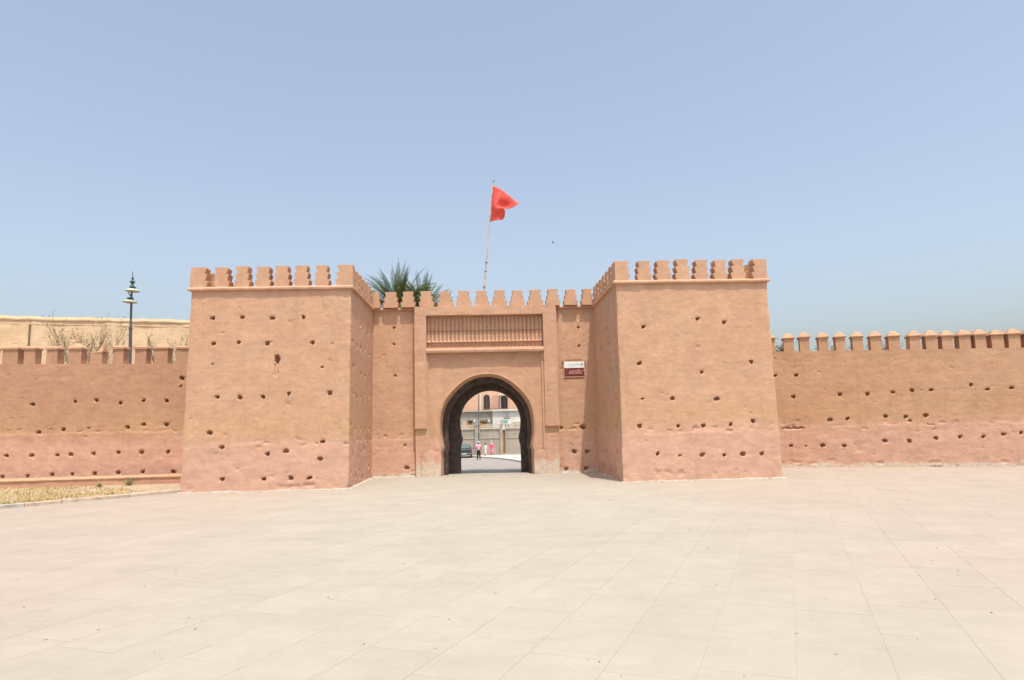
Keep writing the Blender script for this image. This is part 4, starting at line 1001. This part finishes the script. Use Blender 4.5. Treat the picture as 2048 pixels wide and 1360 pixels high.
# ------------------------------------------------------------------ people in the street
def skin(name, pts, edges, rad, mat, parent, root=0, sub=2):
    me = bpy.data.meshes.new(name); me.from_pydata(pts, edges, []); me.materials.append(mat)
    o = bpy.data.objects.new(name, me); COL.objects.link(o); o.parent = parent
    md = o.modifiers.new('skin', 'SKIN'); md.use_smooth_shade = True
    sv = me.skin_vertices[0].data
    for i, r_ in enumerate(rad):
        sv[i].radius = r_ if isinstance(r_, tuple) else (r_, r_); sv[i].use_root = (i == root)
    s = o.modifiers.new('sub', 'SUBSURF'); s.levels = sub; s.render_levels = sub
    return o
def figure(name, loc, rz, h, stride, label, arms, cat='person'):
    """skeleton scaled to height h; local +y is the way the person faces"""
    root = empty(name, loc, rz); props(root, label, cat, 'people in the street behind the arch'); k = h/1.72
    P = []; E = []; Rr = []
    def v(p, r_): P.append(tuple(c*k for c in p)); Rr.append(r_*k if not isinstance(r_, tuple) else (r_[0]*k, r_[1]*k)); return len(P)-1
    def e(a, b): E.append((a, b))
    pel = v((0, 0, 0.93), (0.15, 0.11)); wai = v((0, 0.0, 1.10), (0.13, 0.10)); che = v((0, 0.01, 1.30), (0.155, 0.115)); nb = v((0, 0, 1.43), 0.075); nk = v((0, 0.01, 1.49), 0.052)
    h0 = v((0, 0.02, 1.55), 0.072); h1 = v((0, 0.03, 1.63), (0.082, 0.098)); h2 = v((0, 0.02, 1.69), 0.06)
    for a, b in ((pel, wai), (wai, che), (che, nb), (nb, nk), (nk, h0), (h0, h1), (h1, h2)): e(a, b)
    no = v((0, 0.135, 1.61), 0.012); e(h1, no)
    J = {}
    for s, st_ in ((-1, stride), (1, -stride)):
        hp = v((s*0.095, 0, 0.88), 0.088); kn = v((s*0.10, st_*0.45+0.03, 0.48), 0.058); an = v((s*0.10, st_-0.03, 0.09), 0.038); he = v((s*0.10, st_+0.02, 0.045), 0.038); to = v((s*0.115, st_+0.17, 0.03), 0.03)
        e(pel, hp); e(hp, kn); e(kn, an); e(an, he); e(he, to)
        sh = v((s*0.185, 0, 1.39), 0.058); el, ha = arms[0 if s < 0 else 1]
        el_ = v(el, 0.043); wr = v(ha, 0.028); e(che, sh); e(sh, el_); e(el_, wr)
        d = (Vector(ha)-Vector(el)).normalized(); pm = v(tuple(Vector(ha)+d*0.06), (0.022, 0.035)); e(wr, pm)
        ax = Vector((0, 1, 0)).cross(d).normalized() if abs(d.y) < 0.9 else Vector((1, 0, 0)); f2 = d.cross(ax)
        for q, (o_, ln) in enumerate(((-0.03, 0.075), (-0.01, 0.085), (0.01, 0.08), (0.03, 0.065))):
            b0 = v(tuple(Vector(ha)+d*0.10+f2*o_), 0.009); b1 = v(tuple(Vector(ha)+d*(0.10+ln*0.6)+f2*o_+ax*0.012), 0.008); b2 = v(tuple(Vector(ha)+d*(0.10+ln)+f2*o_+ax*0.03), 0.007)
            e(pm, b0); e(b0, b1); e(b1, b2)
        t0 = v(tuple(Vector(ha)+d*0.04+f2*0.045), 0.010); t1 = v(tuple(Vector(ha)+d*0.09+f2*0.065), 0.008); e(pm, t0); e(t0, t1)
        J[s] = dict(hp=P[hp], kn=P[kn], an=P[an], he=P[he], to=P[to], sh=P[sh], el=P[el_], wr=P[wr])
    skin('body', P, E, Rr, M['skin'], root, pel, 1)
    return root, J, k
def shoes(root, J, k, mat):
    for s in (-1, 1):
        j = J[s]; skin('shoe', [j['an'], j['he'], j['to']], [(0, 1), (1, 2)], [0.045*k, 0.05*k, 0.042*k], mat, root, 0, 1)
def trousers(root, J, k, mat, wide=1.0):
    P = [(0, 0, 1.0*k), (0, 0, 0.90*k)]; E = [(0, 1)]; Rr = [(0.165*k, 0.125*k), (0.165*k, 0.13*k)]
    for s in (-1, 1):
        j = J[s]; b = len(P); an = Vector(j['an'])*0.92+Vector(j['kn'])*0.08
        P += [j['hp'], j['kn'], tuple(an)]; E += [(1, b), (b, b+1), (b+1, b+2)]; Rr += [0.105*k, 0.08*k*wide, 0.068*k*wide]
    skin('trousers', P, E, Rr, mat, root, 1, 1)
def shirt(root, J, k, mat, hem=0.86, name='shirt', long=False):
    P = [(0, 0, hem*k), (0, 0, 1.08*k), (0, 0.01*k, 1.30*k), (0, 0, 1.44*k)]; E = [(0, 1), (1, 2), (2, 3)]; Rr = [(0.195*k, 0.15*k), (0.165*k, 0.13*k), (0.185*k, 0.14*k), 0.085*k]
    for s in (-1, 1):
        j = J[s]; b = len(P); P += [j['sh'], j['el']]+([tuple(Vector(j['wr'])*0.95+Vector(j['el'])*0.05)] if long else []); E += [(2, b), (b, b+1)]+([(b+1, b+2)] if long else [])
        Rr += [0.08*k, 0.065*k]+([0.055*k] if long else [])
    skin(name, P, E, Rr, mat, root, 2, 1)
def headwear(root, k, mat, name, scarf=False):
    if scarf: MB().lathe([(0.15, -0.30), (0.13, -0.20), (0.095, -0.12), (0.108, 0.0), (0.10, 0.08), (0.06, 0.135), (0.01, 0.15)], (0, -0.012, 0), 14, sy=1.05).build(name, mat, root, smooth=60)
    else: MB().lathe([(0.105, -0.02), (0.108, 0.04), (0.09, 0.10), (0.05, 0.128), (0.01, 0.133)], (0, -0.01, 0), 14, sy=1.12).build(name, mat, root, smooth=60)
    o = root.children[-1] if False else [c for c in root.children if c.name.startswith(name)][-1]
    o.location = (0, 0.02*k, 1.625*k); o.scale = (k, k, k)
rm, J, k = figure('person', (-0.45, 66.2, gz(66.2)+0.008), 0.15, 1.74, 0.13, 'person in pink shirt and dark trousers walking on the asphalt behind the arch', [((-0.25, -0.05, 1.12), (-0.27, 0.06, 0.88)), ((0.26, 0.02, 1.12), (0.20, 0.20, 1.02))])
shoes(rm, J, k, M['shoe']); trousers(rm, J, k, M['dark_cloth']); shirt(rm, J, k, M['pink_shirt'], 0.84); headwear(rm, k, M['cap_blue'], 'cap')
rw, J, k = figure('person', (0.96, 82.6, gz(82.6)+0.148), 3.0, 1.62, 0.08, 'person in a long bright pink robe and pale headscarf on the pavement', [((-0.25, 0.02, 1.12), (-0.24, 0.10, 0.90)), ((0.25, 0.02, 1.12), (0.24, 0.10, 0.90))])
shoes(rw, J, k, M['shoe']); trousers(rw, J, k, M['pink_trousers'], 1.3); shirt(rw, J, k, M['pink_robe'], 0.5, 'robe', True); headwear(rw, k, M['scarf'], 'headscarf', True)
rc, J, k = figure('person', (0.22, 80.4, gz(80.4)+0.148), 2.6, 1.38, 0.10, 'smaller person with dark hair in pale pink and white clothes between two others', [((-0.25, 0.02, 1.12), (-0.27, 0.10, 0.92)), ((0.27, 0.02, 1.12), (0.33, 0.06, 0.90))])
shoes(rc, J, k, M['shoe']); trousers(rc, J, k, M['white_cloth'], 1.4); shirt(rc, J, k, M['white_cloth'], 0.62, 'tunic', True); headwear(rc, k, M['hair'], 'hair')

# ------------------------------------------------------------------ behind the left wall: ochre building, lamp, bare trees
def ochre_building():
    A = Vector((-46, 46.2, 0)); B = Vector((-15.5, 54.7, 0)); d = (B-A).normalized(); n = Vector((d.y, -d.x, 0)); L = (B-A).length
    b = empty('ochre_building', (-30, 50.8, 0)); props(b, 'long ochre rendered building with a weathered parapet behind the left wall', 'building'); ch = []
    pts = [(A.x, A.y), (B.x, B.y)]
    S = lambda x: (x-A.x)/d.x
    hl = [(0, S(-26.0), 7.3, 0.72, 1.7, 0.30), (0, S(-31.75), 9.6, 0.13, 2.2, 0.08)]
    ch.append(wall_sheet('wall', pts, pts, -0.02, 10.66, M['ochre'], None, hl, cell=0.13, seed=91, amp=0.06, lip=0, thick=8.0))
    ch.append(sweep('parapet', pts, [(-0.4, 10.64), (0.06, 10.65), (0.08, 10.74), (0.03, 10.93), (-0.4, 10.93)], M['ochre'], None, cell=0.4, jit=0.03, seed=7))
    ch.append(sweep('string_course', pts, [(-0.1, 10.36), (0.03, 10.37), (0.03, 10.44), (-0.1, 10.45)], M['ochre'], None, cell=0.6, jit=0.015, seed=9))
    c = A+d*S(-31.75)+n*0.02
    ch.append(MB().tube([(c.x, c.y, 6.0), (c.x, c.y, 10.3)], 0.055, 8).build('drainpipe', M['bark'], None))
    c = A+d*S(-26.0)-n*0.2; q = d*0.36
    w = MB().add([c-q+Vector((0, 0, 6.3)), c+q+Vector((0, 0, 6.3)), c+q+Vector((0, 0, 8.1)), c-q+Vector((0, 0, 8.1))], [(0, 1, 2, 3)]).build('window', M['glass'], None, fix=False); ch.append(w)
    m_ = MB()
    for t in (-0.18, 0.0, 0.18): cc = c+d*t+n*0.06; m_.tube([(cc.x, cc.y, 6.4), (cc.x, cc.y, 8.1)], 0.015, 5)
    gb = m_.build('window_bars', M['lamp_green'], w)
    for o in ch: o.parent = b; o.matrix_parent_inverse = Matrix.Translation(-b.location)
ochre_building()

def street_lamp():
    l = empty('street_lamp', (-21.72, 44, -0.1)); props(l, 'tall grey street lamp with two saucer lamps above the left wall', 'street lamp')
    MB().tube([(0.02, 0, 0), (0.0, 0, 7.9), (-0.03, 0, 9.1)], [0.12, 0.10, 0.095], 12).build('post', M['lamp_post'], l, smooth=50)
    MB().tube([(-0.03, 0, 9.1), (-0.03, 0, 9.2)], 0.12, 12).build('collar', M['lamp_post'], l, smooth=50)
    MB().tube([(-0.03, 0, 9.2), (-0.07, 0, 11.6)], [0.075, 0.06], 10).build('upper_post', M['lamp_post'], l, smooth=50)
    def saucer(x, z, nm, dz=0):
        o = MB().lathe([(0.06, 0.20), (0.22, 0.13), (0.44, 0.03), (0.45, 0.0), (0.40, -0.03), (0.22, -0.07), (0.05, -0.09)], (0, 0, 0), 20).build(nm, M['lamp_disc'], l, smooth=50); o.location = (x, 0, z); o.rotation_euler = (0, R(3), 0)
        MB().lathe([(0.20, 0.0), (0.21, 0.05), (0.17, 0.08), (0.06, 0.10)], (0, 0, 0.20), 14).build('lamp_hood', M['lamp_green'], o, smooth=50)
    saucer(-0.02, 11.50, 'lamp_disc'); saucer(-0.14, 10.80, 'lamp_disc')
    MB().tube([(-0.06, 0, 11.1), (-0.22, 0, 11.32), (-0.26, 0, 11.42)], 0.03, 6).build('bracket', M['lamp_green'], l)
    MB().lathe([(0.05, 0), (0.13, 0.04), (0.06, 0.14), (0.17, 0.32), (0.15, 0.35), (0.05, 0.38), (0.04, 0.46), (0.09, 0.52), (0.05, 0.62), (0.02, 0.66)], (-0.04, 0, 11.78), 14).build('finial', M['lamp_green'], l, smooth=50)
    MB().tube([(-0.05, 0, 12.42), (-0.05, 0, 12.75)], 0.022, 6).build('spike', M['lamp_post'], l)
street_lamp()

def bare_tree(x, y, hgt, spread, seed, label, leafy):
    t = empty('bare_tree', (x, y, -0.02)); props(t, label, 'tree', 'bare trees behind the left wall')
    rr = random.Random(seed); tr = MB(); tw = MB(); lf = MB()
    tr.tube([(0, 0, 0), (0.05, 0, 2.2), (0.0, 0.05, 4.4)], [0.16, 0.13, 0.10], 8)
    def br(p, d, ln, r_, lev):
        q = p; pts = [q]; rad = [r_]
        for k in range(3):
            d = (d+Vector((rr.uniform(-.25, .25), rr.uniform(-.25, .25), rr.uniform(-.05, .22)))).normalized(); q = q+d*(ln/3); pts.append(q); rad.append(r_*(1-0.2*(k+1)))
            if lev < 3:
                for _ in range(2 if lev > 0 else 1):
                    nd = (d+Vector((rr.uniform(-1, 1)*spread, rr.uniform(-1, 1)*spread, rr.uniform(-.1, .6)))).normalized(); br(q, nd, ln*rr.uniform(0.5, 0.75), r_*0.55, lev+1)
        (tw if lev else tr).tube(pts, rad, 4 if lev else 6, cap=False)
        if lev >= 2 and rr.random() < leafy:
            for _ in range(6):
                c = q+Vector((rr.gauss(0, .12), rr.gauss(0, .12), rr.gauss(0, .12))); a = rr.uniform(0, 6.28); e1 = Vector((math.cos(a), math.sin(a), rr.uniform(-.6, .6)))*0.05; e2 = Vector((-math.sin(a), math.cos(a), rr.uniform(-.6, .6)))*0.03
                lf.add([c-e1, c-e2, c+e1, c+e2], [(0, 1, 2, 3)])
    for k in range(6):
        a = k*1.05+rr.uniform(-.3, .3); br(Vector((0, 0, 4.2)), Vector((math.cos(a)*spread, math.sin(a)*spread, 1.0)).normalized(), hgt, 0.055, 0)
    tr.build('trunk', M['bark'], t); c = tw.build('crown', M['twig'], t, fix=False)
    if lf.v: lf.build('leaves', M['dryleaf'], c, fix=False)
bare_tree(-24.4, 43.6, 2.5, 0.6, 5, 'bare grey tree behind the wall left of the street lamp', 0.35)
bare_tree(-18.0, 42.6, 2.1, 0.55, 9, 'sparse twiggy tree behind the wall, next to the left tower', 0.3)

# ------------------------------------------------------------------ palms behind the gate
def palm(x, y, zc, nf, ln, seed, label):
    t = empty('palm_tree', (x, y, -0.1)); props(t, label, 'palm tree', 'date palms behind the gate'); rr = random.Random(seed)
    tk = []; n = 40
    for i in range(n): z = zc*i/(n-1); tk.append((0.24+(0.035 if i % 2 else 0)-0.04*i/n, z))
    MB().lathe(tk, (0, 0, 0), 12).build('trunk', M['bark'], t, smooth=20)
    for f in range(nf):
        a = f*2.399+rr.uniform(-.2, .2); el = R(rr.uniform(35, 86)) if f > nf*0.3 else R(rr.uniform(5, 40)); L = ln*rr.uniform(0.8, 1.1)
        d = Vector((math.cos(a)*math.cos(el), math.sin(a)*math.cos(el), math.sin(el))); side = Vector((-math.sin(a), math.cos(a), 0)); p = Vector((0, 0, zc))+d*0.12
        mb = MB(); pts = [p]; K = 18; dd = d.copy(); cur = p
        dirs = []
        for k in range(K):
            dd = (dd+Vector((0, 0, -0.075*(k/K+0.2)))).normalized(); cur = cur+dd*(L/K); pts.append(cur); dirs.append(dd.copy())
        mb.tube(pts, [0.03*(1-0.85*i/K) for i in range(K+1)], 4, cap=False)
        for k in range(2, K+1):
            dk = dirs[k-1]; upv = side.cross(dk).normalized(); t_ = k/K; ll = 0.50*math.sin(math.pi*min(1, 0.18+t_*0.80))*rr.uniform(0.85, 1.1)
            for s in (-1, 1):
                for h_ in (0, 0.5):
                    b0 = pts[k-1].lerp(pts[k], h_); dl = (dk*0.9+side*s*0.50+upv*0.22+Vector((0, 0, rr.uniform(-.12, .1)))).normalized(); wv = dk.cross(dl).cross(dl).normalized()*0.013
                    m_ = b0+dl*ll*0.5; mb.add([b0, m_+wv, b0+dl*ll+Vector((0, 0, -0.05)), m_-wv], [(0, 1, 2, 3)])
        mb.build('frond', M['palm'], t, fix=False)
palm(-5.0, 41.8, 9.55, 90, 3.0, 3, 'date palm with upright fronds rising behind the gate merlons')
palm(-3.6, 42.8, 9.6, 56, 2.5, 8, 'smaller date palm half hidden by merlons right of the taller palm')

# ------------------------------------------------------------------ trees behind the right wall
def leaf_tree(x, y, zc, rad, seed, label, nl=1100):
    t = empty('flowering_tree', (x, y, -0.02)); props(t, label, 'tree', 'trees behind the right wall'); rr = random.Random(seed)
    tr = MB(); tr.tube([(0, 0, 0), (0.08, 0, zc*0.45), (0, 0.1, zc*0.75)], [0.18, 0.14, 0.10], 8); ends = []
    for k in range(16):
        a = k*2.4; el = rr.uniform(0.1, 1.3); d = Vector((math.cos(a)*math.cos(el), math.sin(a)*math.cos(el), math.sin(el))); q = Vector((0, 0.1, zc*0.72)); e = q+d*rad*rr.uniform(0.6, 1.0)
        tr.tube([q, q.lerp(e, 0.5)+Vector((0, 0, 0.12)), e], [0.05, 0.035, 0.012], 5); ends.append(e); ends.append(q.lerp(e, 0.6))
    tr.build('trunk', M['bark'], t); lf = MB()
    for q in range(nl):
        c = rr.choice(ends)+Vector((rr.gauss(0, .26), rr.gauss(0, .26), rr.gauss(0, .20))); a = rr.uniform(0, 6.28)
        e1 = Vector((math.cos(a), math.sin(a), rr.uniform(-.7, .7)))*rr.uniform(0.05, 0.09); e2 = Vector((-math.sin(a), math.cos(a), rr.uniform(-.7, .7)))*rr.uniform(0.025, 0.05)
        lf.add([c-e1, c-e2, c+e1, c+e2], [(0, 1, 2, 3)])
    lf.build('crown', M['jaca'], t, fix=False)
leaf_tree(17.6, 40.4, 8.3, 1.15, 3, 'small lilac flowering tree behind the merlons nearest the right tower')
leaf_tree(20.2, 39.6, 7.9, 1.1, 5, 'low green tree in the merlon gaps, middle of the three behind the right wall')
leaf_tree(23.0, 38.9, 8.2, 1.15, 7, 'lilac tree behind the taller merlons farthest from the right tower')
